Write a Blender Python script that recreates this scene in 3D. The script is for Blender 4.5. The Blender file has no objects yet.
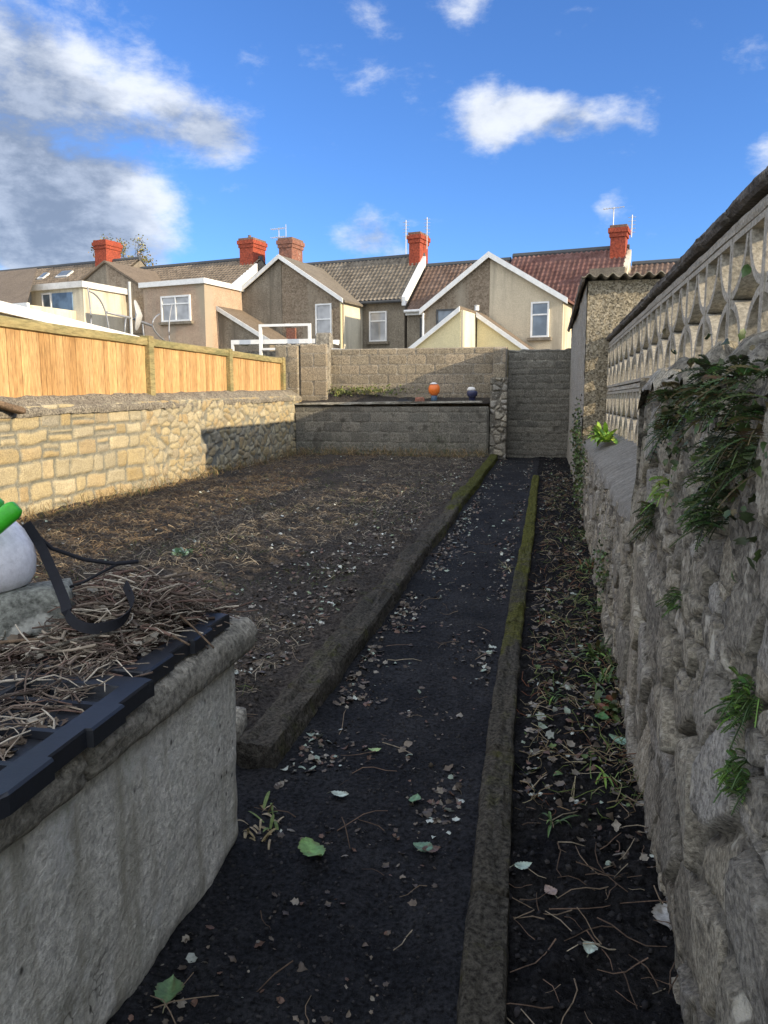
import bpy, bmesh, math, random
import numpy as np
from mathutils import Vector, Matrix
random.seed(7); RNG = np.random.default_rng(11)
R = math.radians
scene = bpy.context.scene
COL = scene.collection
G = 0.0104                                   # the garden climbs slightly away from the viewer

# ------------------------------------------------------------------ noise
def _h(ix, iy, s):
    n = (ix.astype(np.int64)*374761393 + iy.astype(np.int64)*668265263 + s*974711) & 0xffffffff
    n = ((n ^ (n >> 13))*1274126177) & 0xffffffff
    return ((n ^ (n >> 16)) & 0xffff)/65535.0
def vn(x, y, s=0):
    x = np.asarray(x, float); y = np.asarray(y, float)
    ix = np.floor(x); iy = np.floor(y); fx = x-ix; fy = y-iy
    fx = fx*fx*(3-2*fx); fy = fy*fy*(3-2*fy)
    a = _h(ix, iy, s); b = _h(ix+1, iy, s); c = _h(ix, iy+1, s); d = _h(ix+1, iy+1, s)
    return (a*(1-fx)+b*fx)*(1-fy)+(c*(1-fx)+d*fx)*fy-0.5
def fbm(x, y, s=0, o=4):
    t = 0; a = 1.0
    for i in range(o):
        t = t+a*vn(np.asarray(x)*2**i+7.3*i, np.asarray(y)*2**i-3.1*i, s+i); a *= .5
    return t
def sstep(a, b, x):
    t = np.clip((x-a)/(b-a), 0, 1); return t*t*(3-2*t)

# ------------------------------------------------------------------ objects
def props(o, label=None, cat=None, group=None, kind=None):
    if label: o['label'] = label
    if cat: o['category'] = cat
    if group: o['group'] = group
    if kind: o['kind'] = kind
    return o
def thing(name, loc, label, cat, group=None):
    o = bpy.data.objects.new(name, None); COL.objects.link(o); o.location = loc
    o.empty_display_size = .1
    return props(o, label, cat, group)
def world_loc(p):
    v = Vector((0, 0, 0))
    while p: v = v+p.location; p = p.parent
    return v
def mk(name, verts, faces, mat, parent=None, origin=None, tone=None, smooth=False, bevel=0, smang=None):
    verts = np.asarray(verts, float)
    if parent is not None: off = world_loc(parent)
    else:
        if origin is None:
            lo = verts.min(0); hi = verts.max(0); origin = ((lo[0]+hi[0])/2, (lo[1]+hi[1])/2, lo[2])
        off = Vector(origin)
    v = verts-np.array(off)
    me = bpy.data.meshes.new(name)
    if isinstance(faces, np.ndarray):
        nf, k = faces.shape
        me.vertices.add(len(v)); me.vertices.foreach_set('co', v.astype(np.float32).ravel())
        me.loops.add(nf*k); me.loops.foreach_set('vertex_index', faces.astype(np.int32).ravel())
        me.polygons.add(nf)
        me.polygons.foreach_set('loop_start', np.arange(0, nf*k, k, dtype=np.int32))
        me.update(calc_edges=True)
    else:
        me.from_pydata([tuple(p) for p in v], [], faces); me.update()
    me.validate()
    if tone is not None:
        a = me.color_attributes.new('tone', 'FLOAT_COLOR', 'POINT')
        t = np.asarray(tone, np.float32)
        if t.shape[1] == 3: t = np.concatenate([t, np.ones((len(t), 1), np.float32)], 1)
        a.data.foreach_set('color', t.ravel())
    if smooth: me.polygons.foreach_set('use_smooth', [True]*len(me.polygons))
    me.materials.append(mat)
    o = bpy.data.objects.new(name, me); COL.objects.link(o)
    if parent is not None: o.parent = parent
    else: o.location = off
    if bevel:
        b = o.modifiers.new('bevel', 'BEVEL'); b.width = bevel; b.segments = 2; b.limit_method = 'ANGLE'
    return o

class MB:
    def __init__(s): s.v = []; s.f = []; s.t = []
    def add(s, vs, fs, tone=(1, 1, 1)):
        n = len(s.v); s.v += [tuple(p) for p in vs]; s.f += [tuple(i+n for i in f) for f in fs]; s.t += [tuple(tone)]*len(vs); return s
    def box(s, a, b, M=None, tone=(1, 1, 1)):
        x0, y0, z0 = a; x1, y1, z1 = b
        vs = [Vector(p) for p in ((x0,y0,z0),(x1,y0,z0),(x1,y1,z0),(x0,y1,z0),(x0,y0,z1),(x1,y0,z1),(x1,y1,z1),(x0,y1,z1))]
        if M: vs = [M(p) for p in vs]
        return s.add(vs, [(0,3,2,1),(4,5,6,7),(0,1,5,4),(1,2,6,5),(2,3,7,6),(3,0,4,7)], tone)
    def prism(s, poly, ext, M=None):
        """poly: list of 3d points; ext: vector"""
        n = len(poly); e = Vector(ext)
        vs = [Vector(p) for p in poly]+[Vector(p)+e for p in poly]
        if M: vs = [M(p) for p in vs]
        fs = [tuple(range(n))[::-1], tuple(range(n, 2*n))]+[(i, (i+1) % n, (i+1) % n+n, i+n) for i in range(n)]
        return s.add(vs, fs)
    def tube(s, pts, r, k=6, tone=(1, 1, 1), r1=None, flat=1.0):
        pts = [Vector(p) for p in pts]; n = len(pts); vs = []
        for i, p in enumerate(pts):
            d = (pts[min(i+1, n-1)]-pts[max(i-1, 0)]).normalized()
            a = d.cross(Vector((0, 0, 1)));
            if a.length < 1e-3: a = d.cross(Vector((1, 0, 0)))
            a.normalize(); b = d.cross(a)
            rr = r if r1 is None else r+(r1-r)*i/(n-1)
            for j in range(k):
                t = 2*math.pi*j/k; vs.append(p+a*math.cos(t)*rr+b*math.sin(t)*rr*flat)
        fs = [(i*k+j, i*k+(j+1) % k, (i+1)*k+(j+1) % k, (i+1)*k+j) for i in range(n-1) for j in range(k)]
        fs += [tuple(range(k))[::-1], tuple((n-1)*k+j for j in range(k))]
        return s.add(vs, fs, tone)
    def lathe(s, prof, c, k=24):
        vs = []
        for r, z in prof:
            for j in range(k):
                t = 2*math.pi*j/k; vs.append((c[0]+r*math.cos(t), c[1]+r*math.sin(t), c[2]+z))
        n = len(prof)
        fs = [(i*k+j, i*k+(j+1) % k, (i+1)*k+(j+1) % k, (i+1)*k+j) for i in range(n-1) for j in range(k)]
        fs += [tuple(range(k))[::-1], tuple((n-1)*k+j for j in range(k))]
        return s.add(vs, fs)
    def build(s, name, mat, parent=None, origin=None, tone=False, smooth=False, bevel=0):
        return mk(name, s.v, s.f, mat, parent, origin, s.t if tone else None, smooth, bevel)

def grid_faces(nu, nv):
    i = np.arange(nu-1)[:, None]*nv+np.arange(nv-1)[None, :]
    i = i.ravel(); return np.stack([i, i+nv, i+nv+1, i+1], 1)

def rough_beam(p0, p1, w, h, rnd=.02, n=60, k=20, noise=.006, scale=12, seed=0, joints=(), sag=None, tone=None, endround=.02):
    """noisy rounded-rectangle beam from p0 to p1 (centre line)"""
    p0 = np.array(p0, float); p1 = np.array(p1, float); d = p1-p0; L = np.linalg.norm(d); d /= L
    side = np.cross(d, [0, 0, 1.]); side /= np.linalg.norm(side); up = np.cross(side, d)
    th = (np.arange(k)+.5)/k*2*np.pi
    q = 5.0 if rnd < .03 else (9.0 if rnd < .035 else 3.2)
    c, s = np.cos(th), np.sin(th); m = (np.abs(c)**q+np.abs(s)**q)**(-1/q)
    px, pz = c*m*w/2, s*m*h/2
    t = np.linspace(0, 1, n); V = []
    for i, u in enumerate(t):
        e = min(u, 1-u)*L; sc = 1-.35*max(0, 1-e/endround)**2 if endround else 1
        jn = 0
        for j in joints: jn = max(jn, math.exp(-((u*L-j)/.012)**2))
        lump = fbm(np.full(k, u*L*scale*.25), th*1.3, seed, 4)*noise*2+fbm(np.full(k, u*L*scale), th*3, seed+9, 3)*noise-jn*.018
        r = sc*(1+lump/(.5*min(w, h)))
        P = p0+d*u*L+(sag(u) if sag else 0)
        V.append(P[None, :]+side[None, :]*(px*r)[:, None]+up[None, :]*(pz*r)[:, None])
    V = np.concatenate(V)
    f = [(i*k+j, i*k+(j+1) % k, (i+1)*k+(j+1) % k, (i+1)*k+j) for i in range(n-1) for j in range(k)]
    f += [tuple(range(k))[::-1], tuple((n-1)*k+j for j in range(k))]
    return V, f

# ------------------------------------------------------------------ materials
def nodes(m): m.use_nodes = True; return m.node_tree.nodes, m.node_tree.links
def ramp(N, stops):
    r = N.new('ShaderNodeValToRGB'); e = r.color_ramp.elements
    while len(e) < len(stops): e.new(.5)
    for i, (p, c) in enumerate(stops): e[i].position = p; e[i].color = (*c, 1)
    return r
def noise(N, L, co, scale, detail=5, rough=.6, dist=0):
    n = N.new('ShaderNodeTexNoise'); n.inputs['Scale'].default_value = scale; n.inputs['Detail'].default_value = detail
    n.inputs['Roughness'].default_value = rough; n.inputs['Distortion'].default_value = dist
    L.new(co, n.inputs['Vector']); return n
def mixc(N, L, fac, a, b, mode='MIX'):
    m = N.new('ShaderNodeMix'); m.data_type = 'RGBA'; m.blend_type = mode
    for s, v in ((0, fac), (6, a), (7, b)):
        if hasattr(v, 'links') or hasattr(v, 'node'): L.new(v, m.inputs[s])
        else: m.inputs[s].default_value = v if s == 0 else (*v, 1)
    return m.outputs[2]
def rmp(N, L, src, a, b):
    m = N.new('ShaderNodeMapRange'); m.interpolation_type = 'SMOOTHSTEP'
    m.inputs['From Min'].default_value = a; m.inputs['From Max'].default_value = b
    L.new(src, m.inputs['Value']); return m.outputs[0]
def mat(name, c1, c2, scale=3, rough=.9, bump=.3, bscale=40, fine=.35, spots=None, stretch=(1, 1, 1),
        tone=None, mort=None, moss=None, stains=None, brough=.7, bdist=.02, streak=None, cracks=False, pebble=None, spec=.3, metallic=0, moss_n=.1):
    m = bpy.data.materials.new(name); N, L = nodes(m); b = N['Principled BSDF']
    b.inputs['Roughness'].default_value = rough; b.inputs['Specular IOR Level'].default_value = spec; b.inputs['Metallic'].default_value = metallic
    tc = N.new('ShaderNodeTexCoord'); mp = N.new('ShaderNodeMapping'); mp.inputs['Scale'].default_value = stretch
    L.new(tc.outputs['Object'], mp.inputs['Vector']); co = mp.outputs[0]
    n1 = noise(N, L, co, scale, 6, .65)
    fac = rmp(N, L, n1.outputs['Fac'], .3, .7)
    at = None
    if tone:
        at = N.new('ShaderNodeAttribute'); at.attribute_name = 'tone'
    if tone == 'direct':
        c = mixc(N, L, .0, at.outputs['Color'], (0, 0, 0))
    elif tone == 'stone':
        sp = N.new('ShaderNodeSeparateColor'); L.new(at.outputs['Color'], sp.inputs[0])
        k = len(c1); r = ramp(N, [(i/(k-1), c1[i]) for i in range(k)]); L.new(sp.outputs[0], r.inputs[0])
        wob = mixc(N, L, .0, (.5,.5,.5), (.5,.5,.5))
        c = mixc(N, L, fac, r.outputs[0], c2)
        mx = N.new('ShaderNodeMath'); mx.operation = 'MULTIPLY'; mx.inputs[1].default_value = .33; L.new(fac, mx.inputs[0])
        c = mixc(N, L, mx.outputs[0], r.outputs[0], c2)
        nm = noise(N, L, tc.outputs['Object'], 9, 5, .6)
        mm = mixc(N, L, rmp(N, L, nm.outputs['Fac'], .3, .7), mort[0], mort[1])
        c = mixc(N, L, sp.outputs[1], mm, c)
        if moss:
            nn = noise(N, L, tc.outputs['Object'], 14, 6, .7)
            mu = N.new('ShaderNodeMath'); mu.operation = 'MULTIPLY_ADD'; L.new(sp.outputs[2], mu.inputs[0]); mu.inputs[1].default_value = 1.0
            L.new(nn.outputs['Fac'], mu.inputs[2])
            c = mixc(N, L, rmp(N, L, mu.outputs[0], .75, 1.25), c, moss)
    else:
        c = mixc(N, L, fac, c1, c2)
    nf = noise(N, L, co, bscale, 5, .7)
    rf = ramp(N, [(.34, (max(.05, 1-fine*1.25),)*3), (.66, (1+fine*.9,)*3)]); L.new(nf.outputs['Fac'], rf.inputs[0])
    c = mixc(N, L, 1.0, c, rf.outputs[0], 'MULTIPLY')
    if pebble:
        vo = N.new('ShaderNodeTexVoronoi'); vo.inputs['Scale'].default_value = pebble[0]; L.new(tc.outputs['Object'], vo.inputs['Vector'])
        s2 = N.new('ShaderNodeSeparateColor'); L.new(vo.outputs['Color'], s2.inputs[0])
        rr = ramp(N, pebble[1]); L.new(s2.outputs[0], rr.inputs[0])
        c = mixc(N, L, pebble[2], c, rr.outputs[0])
    if streak:
        ms = N.new('ShaderNodeMapping'); ms.inputs['Scale'].default_value = (streak[1], streak[1], streak[1]*.12); L.new(tc.outputs['Object'], ms.inputs[0])
        ns = noise(N, L, ms.outputs[0], 1, 6, .6)
        c = mixc(N, L, rmp(N, L, ns.outputs['Fac'], .45, .72), c, streak[0])
    if spots:
        ns = noise(N, L, tc.outputs['Object'], spots[1], 4, .55)
        c = mixc(N, L, rmp(N, L, ns.outputs['Fac'], spots[2], spots[2]+.1), c, spots[0])
    if stains:
        ns = noise(N, L, tc.outputs['Object'], stains[1], 7, .7)
        c = mixc(N, L, rmp(N, L, ns.outputs['Fac'], stains[2], stains[2]+.16), c, stains[0])
    if moss and tone != 'stone':
        nn = noise(N, L, tc.outputs['Object'], 5, 8, .75)
        c = mixc(N, L, rmp(N, L, nn.outputs['Fac'], .5-moss_n, .75-moss_n), c, moss)
    hgt = nf.outputs['Fac']
    if cracks:
        nd = noise(N, L, tc.outputs['Object'], 3, 4, .6)
        ad = N.new('ShaderNodeVectorMath'); ad.operation = 'MULTIPLY_ADD'; L.new(nd.outputs['Color'], ad.inputs[0]); ad.inputs[1].default_value = (.5,)*3; L.new(tc.outputs['Object'], ad.inputs[2])
        vo = N.new('ShaderNodeTexVoronoi'); vo.feature = 'DISTANCE_TO_EDGE'; vo.inputs['Scale'].default_value = 1.7; L.new(ad.outputs[0], vo.inputs['Vector'])
        nk = noise(N, L, tc.outputs['Object'], 2.2, 2, .5)
        ck = rmp(N, L, vo.outputs['Distance'], .0, .007)
        kk = rmp(N, L, nk.outputs['Fac'], .52, .60)
        inv = N.new('ShaderNodeMath'); inv.operation = 'SUBTRACT'; inv.inputs[0].default_value = 1; L.new(ck, inv.inputs[1])
        mu = N.new('ShaderNodeMath'); mu.operation = 'MULTIPLY'; L.new(inv.outputs[0], mu.inputs[0]); L.new(kk, mu.inputs[1])
        mk_ = N.new('ShaderNodeMath'); mk_.operation = 'MULTIPLY'; L.new(mu.outputs[0], mk_.inputs[0]); mk_.inputs[1].default_value = .6
        c = mixc(N, L, mk_.outputs[0], c, (.07, .065, .055))
        # pits
        vp = N.new('ShaderNodeTexVoronoi'); vp.inputs['Scale'].default_value = 34; mpp = N.new('ShaderNodeMapping'); mpp.inputs['Scale'].default_value = (1, 1, .6)
        L.new(tc.outputs['Object'], mpp.inputs[0]); L.new(mpp.outputs[0], vp.inputs['Vector'])
        np_ = noise(N, L, tc.outputs['Object'], 4, 3, .5)
        pt = rmp(N, L, vp.outputs['Distance'], .08, .26); g2 = rmp(N, L, np_.outputs['Fac'], .5, .62)
        iv = N.new('ShaderNodeMath'); iv.operation = 'SUBTRACT'; iv.inputs[0].default_value = 1; L.new(pt, iv.inputs[1])
        m2 = N.new('ShaderNodeMath'); m2.operation = 'MULTIPLY'; L.new(iv.outputs[0], m2.inputs[0]); L.new(g2, m2.inputs[1])
        c = mixc(N, L, m2.outputs[0], c, (.07, .068, .06))
    L.new(c, b.inputs['Base Color'])
    if bump:
        bp = N.new('ShaderNodeBump'); bp.inputs['Strength'].default_value = bump; bp.inputs['Distance'].default_value = bdist
        L.new(hgt, bp.inputs['Height']); L.new(bp.outputs[0], b.inputs['Normal'])
    return m
def flat(name, c, rough=.5, spec=.5, metallic=0, **k): return mat(name, c, tuple(x*.85 for x in c), 4, rough, k.get('bump', .05), 60, .12, spec=spec, metallic=metallic)

M = {}
M['soil'] = mat('soil', (.046, .042, .039), (.085, .075, .066), 1.6, .95, 1, 45, .65, spec=.08, bdist=.03, spots=((.12, .105, .09), 60, .66), moss=(.05, .06, .025), moss_n=-.06)
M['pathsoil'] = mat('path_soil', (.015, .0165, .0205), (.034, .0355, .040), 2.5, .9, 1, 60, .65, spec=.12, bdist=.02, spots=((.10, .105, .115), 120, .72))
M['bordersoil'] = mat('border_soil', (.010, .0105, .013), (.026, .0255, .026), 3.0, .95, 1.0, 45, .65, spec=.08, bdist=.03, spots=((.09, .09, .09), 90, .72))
M['grass'] = mat('ground', (.06, .07, .035), (.1, .09, .06), .4, .95, .3, 8)
M['kerb'] = mat('kerb_concrete', [(.055, .052, .044), (.075, .069, .058), (.045, .043, .038)], (.11, .10, .085), 6, .95, 1.0, 60, .6, spec=.1, stains=((.05, .055, .018), 7, .56), tone='stone', mort=((.06,)*3, (.08,)*3), moss=(.07, .075, .022), bdist=.015)
M['kerb2'] = mat('edging_concrete', [(.055, .053, .046), (.072, .067, .056), (.048, .045, .038)], (.09, .082, .065), 7, .95, 1.0, 60, .6, spec=.1, stains=((.07, .07, .018), 6, .58), tone='stone', mort=((.06,)*3, (.08,)*3), moss=(.085, .088, .022), bdist=.015)
M['tank'] = mat('tank_render', (.76, .745, .68), (.56, .55, .485), 2.5, .95, .8, 60, .3, spec=.15, stains=((.26, .25, .20), 2.6, .57), streak=((.38, .365, .30), 11), cracks=True, bdist=.015, spots=((.80, .79, .75), 5, .58), moss=(.22, .25, .14), moss_n=-.04)
M['tanklip'] = mat('tank_lip', (.36, .34, .285), (.22, .21, .175), 5, .95, .8, 55, .5, bdist=.015, spots=((.42, .39, .33), 14, .6))
M['rubblewarm'] = mat('warm_limestone', [(.34, .26, .13), (.44, .37, .22), (.32, .285, .20), (.48, .42, .28), (.38, .28, .14), (.29, .27, .21)], (.25, .22, .155), 7, .92, .6, 60, .3,
                      tone='stone', mort=((.15, .15, .12), (.24, .23, .185)), moss=(.10, .105, .04), bdist=.015)
M['rubblegrey'] = mat('weathered_rubble', [(.20, .19, .165), (.50, .445, .33), (.13, .125, .115), (.62, .56, .43), (.26, .245, .215), (.50, .48, .435)], (.25, .235, .195), 6, .95, 1.0, 80, .55, spec=.12, spots=((.60, .57, .48), 9, .60), stains=((.065, .06, .052), 6.5, .575), pebble=(70, [(0, (.08, .075, .065)), (.5, (.32, .30, .25)), (1, (.62, .58, .48))], .30),
                      tone='stone', mort=((.05, .047, .04), (.24, .22, .18)), moss=(.055, .07, .022), bdist=.02)
M['copingmortar'] = mat('coping_mortar', (.32, .31, .28), (.2, .19, .165), 5, .95, .8, 45, .45, bdist=.02, stretch=(1, 3, 1))
M['copingleft'] = mat('coping_left', (.19, .17, .14), (.30, .27, .21), 5, .95, 1, 40, .6, bdist=.03, spots=((.42, .37, .26), 2.6, .64), stains=((.12, .11, .09), 4, .6))
M['block'] = mat('concrete_blockwork', [(.28, .235, .165), (.36, .30, .215), (.24, .205, .15), (.31, .265, .19)], (.22, .185, .135), 3, .95, .8, 45, .5, spots=((.16, .14, .11), 2.4, .6),
                 tone='stone', mort=((.15, .135, .11), (.36, .33, .27)), moss=(.07, .08, .035), bdist=.015)
M['blockdark'] = mat('damp_blockwork', [(.18, .175, .15), (.25, .235, .195), (.15, .145, .125), (.205, .195, .165)], (.12, .112, .09), 4, .95, .9, 45, .5, spots=((.09, .085, .07), 3, .58),
                 tone='stone', mort=((.10, .095, .08), (.30, .285, .235)), moss=(.05, .06, .03), bdist=.015)
M['fence'] = mat('fence_board', (.56, .36, .165), (.42, .255, .11), 7, .8, .4, 50, .3, stretch=(1, 1, .12), tone=None, spots=((.30, .17, .07), 10, .68), stains=((.42, .30, .17), 3, .6), bdist=.01)
M['fencerail'] = mat('fence_rail', (.20, .19, .085), (.33, .26, .12), 4, .85, .3, 30, .3, stretch=(1, .2, 1))
M['screen'] = mat('screen_block', (.42, .39, .325), (.31, .29, .24), 4, .95, .5, 60, .35, bdist=.01)
M['screencope'] = mat('screen_coping', (.15, .135, .115), (.085, .078, .068), 4, .95, .7, 50, .45, bdist=.015, spots=((.3, .28, .22), 8, .63))
M['pebble'] = mat('pebbledash_shed', (.20, .18, .13), (.30, .265, .20), 5, .95, 1.0, 30, .5, bdist=.03, pebble=(52, [(0, (.06, .05, .04)), (.3, (.20, .17, .11)), (.6, (.34, .29, .20)), (.85, (.46, .41, .31))], .7))
M['shedside'] = mat('shed_side_render', (.36, .34, .29), (.27, .25, .21), 4, .95, .8, 50, .4, bdist=.02)
M['asbestos'] = mat('corrugated_cement', (.3, .27, .21), (.16, .145, .12), 5, .95, .5, 40, .4, spots=((.12, .13, .04), 6, .6))
M['plastic'] = flat('black_plastic', (.016, .019, .026), .45, .5)
M['strap'] = flat('strap_webbing', (.012, .013, .018), .8, .3)
M['green'] = flat('green_plastic', (.05, .5, .02), .35, .5)
m = flat('milky_plastic', (.9, .9, .94), .3, .5); m.node_tree.nodes['Principled BSDF'].inputs['Subsurface Weight'].default_value = .3
m.node_tree.nodes['Principled BSDF'].inputs['Subsurface Radius'].default_value = (.03, .03, .03); M['milky'] = m
M['stonelump'] = mat('grey_stone_block', (.30, .31, .27), (.16, .165, .145), 9, .92, .8, 50, .5, bdist=.012, spots=((.5, .5, .45), 9, .6))
M['scatter'] = mat('litter', None, None, 20, .9, 0, 30, .3, tone='direct')
M['leaf'] = mat('leaf', None, None, 20, .5, .1, 60, .25, tone='direct', spec=.4)
M['white'] = flat('white_paint', (.82, .82, .8), .5)
M['offwhite'] = mat('white_trim_weathered', (.74, .73, .7), (.58, .57, .54), 3, .6, .1, 40, .15)
def tonemul(m, lo, hi):
    N, L = nodes(m); at = N.new('ShaderNodeAttribute'); at.attribute_name = 'tone'; b = N['Principled BSDF']; src = b.inputs['Base Color'].links[0].from_socket
    rr = ramp(N, [(0, lo), (1, hi)]); L.new(at.outputs['Fac'], rr.inputs[0]); L.new(mixc(N, L, 1.0, src, rr.outputs[0], 'MULTIPLY'), b.inputs['Base Color']); return m
def tilemat(name, a, b, c): return tonemul(mat(name, a, b, 1.2, .85, .3, 12, .25, spots=(c, 2.5, .62)), (.82,)*3, (1.3,)*3)
M['tilebrown'] = tilemat('brown_tile', (.18, .145, .11), (.235, .19, .145), (.11, .09, .07))
M['tilegrey'] = tilemat('grey_tile', (.175, .15, .12), (.235, .205, .165), (.11, .095, .08))
M['tilered'] = tilemat('red_tile', (.15, .075, .065), (.20, .115, .10), (.10, .055, .05))
M['tilemix'] = tilemat('brown_red_tile', (.16, .105, .08), (.21, .15, .12), (.11, .08, .07))
for k_, a_ in (('tilebrown', (.19, .15, .11)), ('tilegrey', (.19, .165, .13)), ('tilered', (.18, .09, .075)), ('tilemix', (.18, .125, .095))): M[k_+'_plain'] = mat(k_+'_plain', a_, tuple(x*.8 for x in a_), 1.5, .85, .5, 14, .3)
M['ridge'] = flat('ridge_tile', (.07, .075, .08), .8)
M['redbrick'] = mat('red_painted_brick', (.36, .075, .038), (.27, .06, .035), 3, .9, .6, 14, .4, spots=((.3, .09, .06), 6, .62))
M['brownbrick'] = mat('old_brown_brick', (.30, .13, .085), (.2, .10, .075), 6, .9, .6, 18, .45, spots=((.34, .22, .17), 5, .58))
M['brickcap'] = mat('sooty_brick', (.17, .11, .08), (.24, .15, .11), 5, .95, .6, 18, .4)
M['dashbrown'] = mat('brown_pebbledash', (.20, .155, .11), (.27, .215, .155), 2, .95, .8, 25, .45, bdist=.04, pebble=(14, [(0, (.12, .09, .06)), (.5, (.27, .21, .15)), (1, (.38, .31, .23))], .5), streak=((.36, .31, .235), 1.6))
M['dashgrey'] = mat('grey_brown_render', (.27, .235, .18), (.2, .17, .13), 1.2, .95, .6, 20, .35, bdist=.03, streak=((.15, .13, .1), 2.5))
M['dashpink'] = mat('pinkish_pebbledash', (.48, .36, .26), (.40, .29, .21), 1.5, .95, .6, 30, .35, bdist=.03, streak=((.36, .31, .235), 1.6))
M['cream'] = mat('cream_render', (.60, .52, .38), (.52, .45, .33), 1.0, .9, .3, 25, .15, bdist=.02, streak=((.36, .31, .235), 1.6))
M['creampale'] = mat('pale_cream_render', (.70, .64, .50), (.60, .55, .42), 1.0, .9, .3, 25, .12, bdist=.02, streak=((.36, .31, .235), 1.6))
M['yellowcream'] = mat('yellow_cream_render', (.68, .60, .36), (.6, .53, .33), 1.0, .9, .2, 25, .12)
def glass(name, c):
    m = bpy.data.materials.new(name); N, L = nodes(m); b = N['Principled BSDF']
    tc = N.new('ShaderNodeTexCoord'); n = noise(N, L, tc.outputs['Object'], 1.5, 2)
    L.new(mixc(N, L, rmp(N, L, n.outputs['Fac'], .35, .65), c, tuple(x*.6 for x in c)), b.inputs['Base Color'])
    b.inputs['Roughness'].default_value = .06; b.inputs['Specular IOR Level'].default_value = .9; return m
M['glass'] = glass('window_glass', (.16, .2, .24)); M['glasscurt'] = glass('curtained_glass', (.4, .4, .4)); M['glassblue'] = glass('blue_panel', (.16, .25, .38))
M['metal'] = flat('grey_metal', (.32, .33, .34), .5, .5, .3)
M['palewire'] = flat('pale_metal', (.55, .55, .53), .5, .5, .1)
M['bark'] = mat('bark', (.14, .11, .08), (.09, .07, .05), 6, .95, .5, 30)
M['oldwood'] = mat('old_wood', (.2, .14, .09), (.13, .09, .06), 4, .9, .5, 40, .4, stretch=(1, 1, 1))
M['darkwood'] = mat('wet_plank', (.10, .08, .06), (.17, .14, .11), 4, .9, .5, 40, .4)
M['orange'] = flat('orange_plastic', (.85, .2, .03), .35); M['navy'] = flat('navy_plastic', (.03, .035, .09), .4); M['bluep'] = flat('blue_plastic', (.06, .12, .2), .4)

# ------------------------------------------------------------------ relief masonry
def rect_layout(L, H, ch, cw, seed, split=0.0, stagger=False):
    rnd = random.Random(seed); out = []; v = 0; row = 0
    while v < H:
        h = rnd.uniform(*ch); h = min(h, H-v) if H-v-h > ch[0]*.5 else H-v
        u = -(rnd.uniform(0, cw[1]) if not stagger else (row % 2)*cw[0]*.5)
        while u < L:
            w = rnd.uniform(*cw)
            if split and rnd.random() < split:
                s = rnd.uniform(.35, .65)
                out.append((u, u+w, v, v+h*s)); out.append((u, u+w, v+h*s, v+h))
            else: out.append((u, u+w, v, v+h))
            u += w
        v += h; row += 1
    return out
def relief_rect(U, Vv, rects, joint, amp, edge, warp, wscale, seed, tilt=.3):
    U2 = U+warp*fbm(U*wscale, Vv*wscale, seed, 3); V2 = Vv+warp*fbm(U*wscale, Vv*wscale, seed+50, 3)
    h = np.zeros_like(U); mask = np.zeros_like(U); tone = np.zeros_like(U)
    rnd = np.random.default_rng(seed)
    for (u0, u1, v0, v1) in rects:
        a, t, tu, tv = rnd.random(4)
        cr = rnd.uniform(.06, .26)*min(u1-u0, v1-v0)
        cu, cv = (u0+u1)/2, (v0+v1)/2; hw, hv = (u1-u0)/2-joint, (v1-v0)/2-joint
        sel = np.where((np.abs(U2-cu) < hw+joint) & (np.abs(V2-cv) < hv+joint))[0]
        if not len(sel): continue
        x = np.abs(U2[sel]-cu)-(hw-cr); y = np.abs(V2[sel]-cv)-(hv-cr)
        sd = np.hypot(np.maximum(x, 0), np.maximum(y, 0))+np.minimum(np.maximum(x, y), 0)-cr
        k = sstep(0, edge, -sd)
        h[sel] = np.maximum(h[sel], k*amp*(.6+.6*a+tilt*((tu-.5)*(U2[sel]-cu)/hw+(tv-.5)*(V2[sel]-cv)/hv)))
        mask[sel] = np.maximum(mask[sel], sstep(-.002, edge*.6, -sd)); tone[sel] = np.where(-sd > -.01, t, tone[sel])
    return h, mask, tone
def relief_voronoi(U, Vv, cu, cv, joint, amp, warp, wscale, seed):
    U2 = (U+warp*fbm(U*wscale, Vv*wscale, seed, 3))/cu; V2 = (Vv+warp*fbm(U*wscale, Vv*wscale, seed+50, 3))/cv
    U2 = U2+.5*(np.floor(V2) % 2)*0
    iu, iv = np.floor(U2), np.floor(V2)
    F1 = np.full_like(U2, 9.); F2 = np.full_like(U2, 9.); ID = np.zeros_like(U2); TU = np.zeros_like(U2); TV = np.zeros_like(U2); DX = np.zeros_like(U2); DY = np.zeros_like(U2)
    for a in (-1, 0, 1):
        for b in (-1, 0, 1):
            x = iu+a; y = iv+b
            sx = x+.5+(_h(x, y, seed)-.5)*.85+.5*(y % 2); sy = y+.5+(_h(x, y, seed+1)-.5)*.7
            for sx_ in (sx, sx-1):
                dx = np.abs(U2-sx_); dy = np.abs(V2-sy)
                d = (dx**3+dy**3)**(1/3)
                idv = _h(x*2+(sx_ is sx), y, seed+2)
                n = d < F1
                F2 = np.where(n, F1, np.minimum(F2, np.where(d > F1+1e-9, d, F2)))
                ID = np.where(n, idv, ID); DX = np.where(n, U2-sx_, DX); DY = np.where(n, V2-sy, DY); F1 = np.where(n, d, F1)
    e = (F2-F1)
    k = sstep(joint*.4, joint*2.4, e)
    a = np.mod(ID*17.3, 1); t = np.mod(ID*41.7, 1); tx = np.mod(ID*7.7, 1)-.5; ty = np.mod(ID*23.1, 1)-.5
    h = k*amp*(.45+.8*a+tx*DX*1.6+ty*DY*1.2)
    return h, sstep(joint*.5, joint*1.6, e), t
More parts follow.
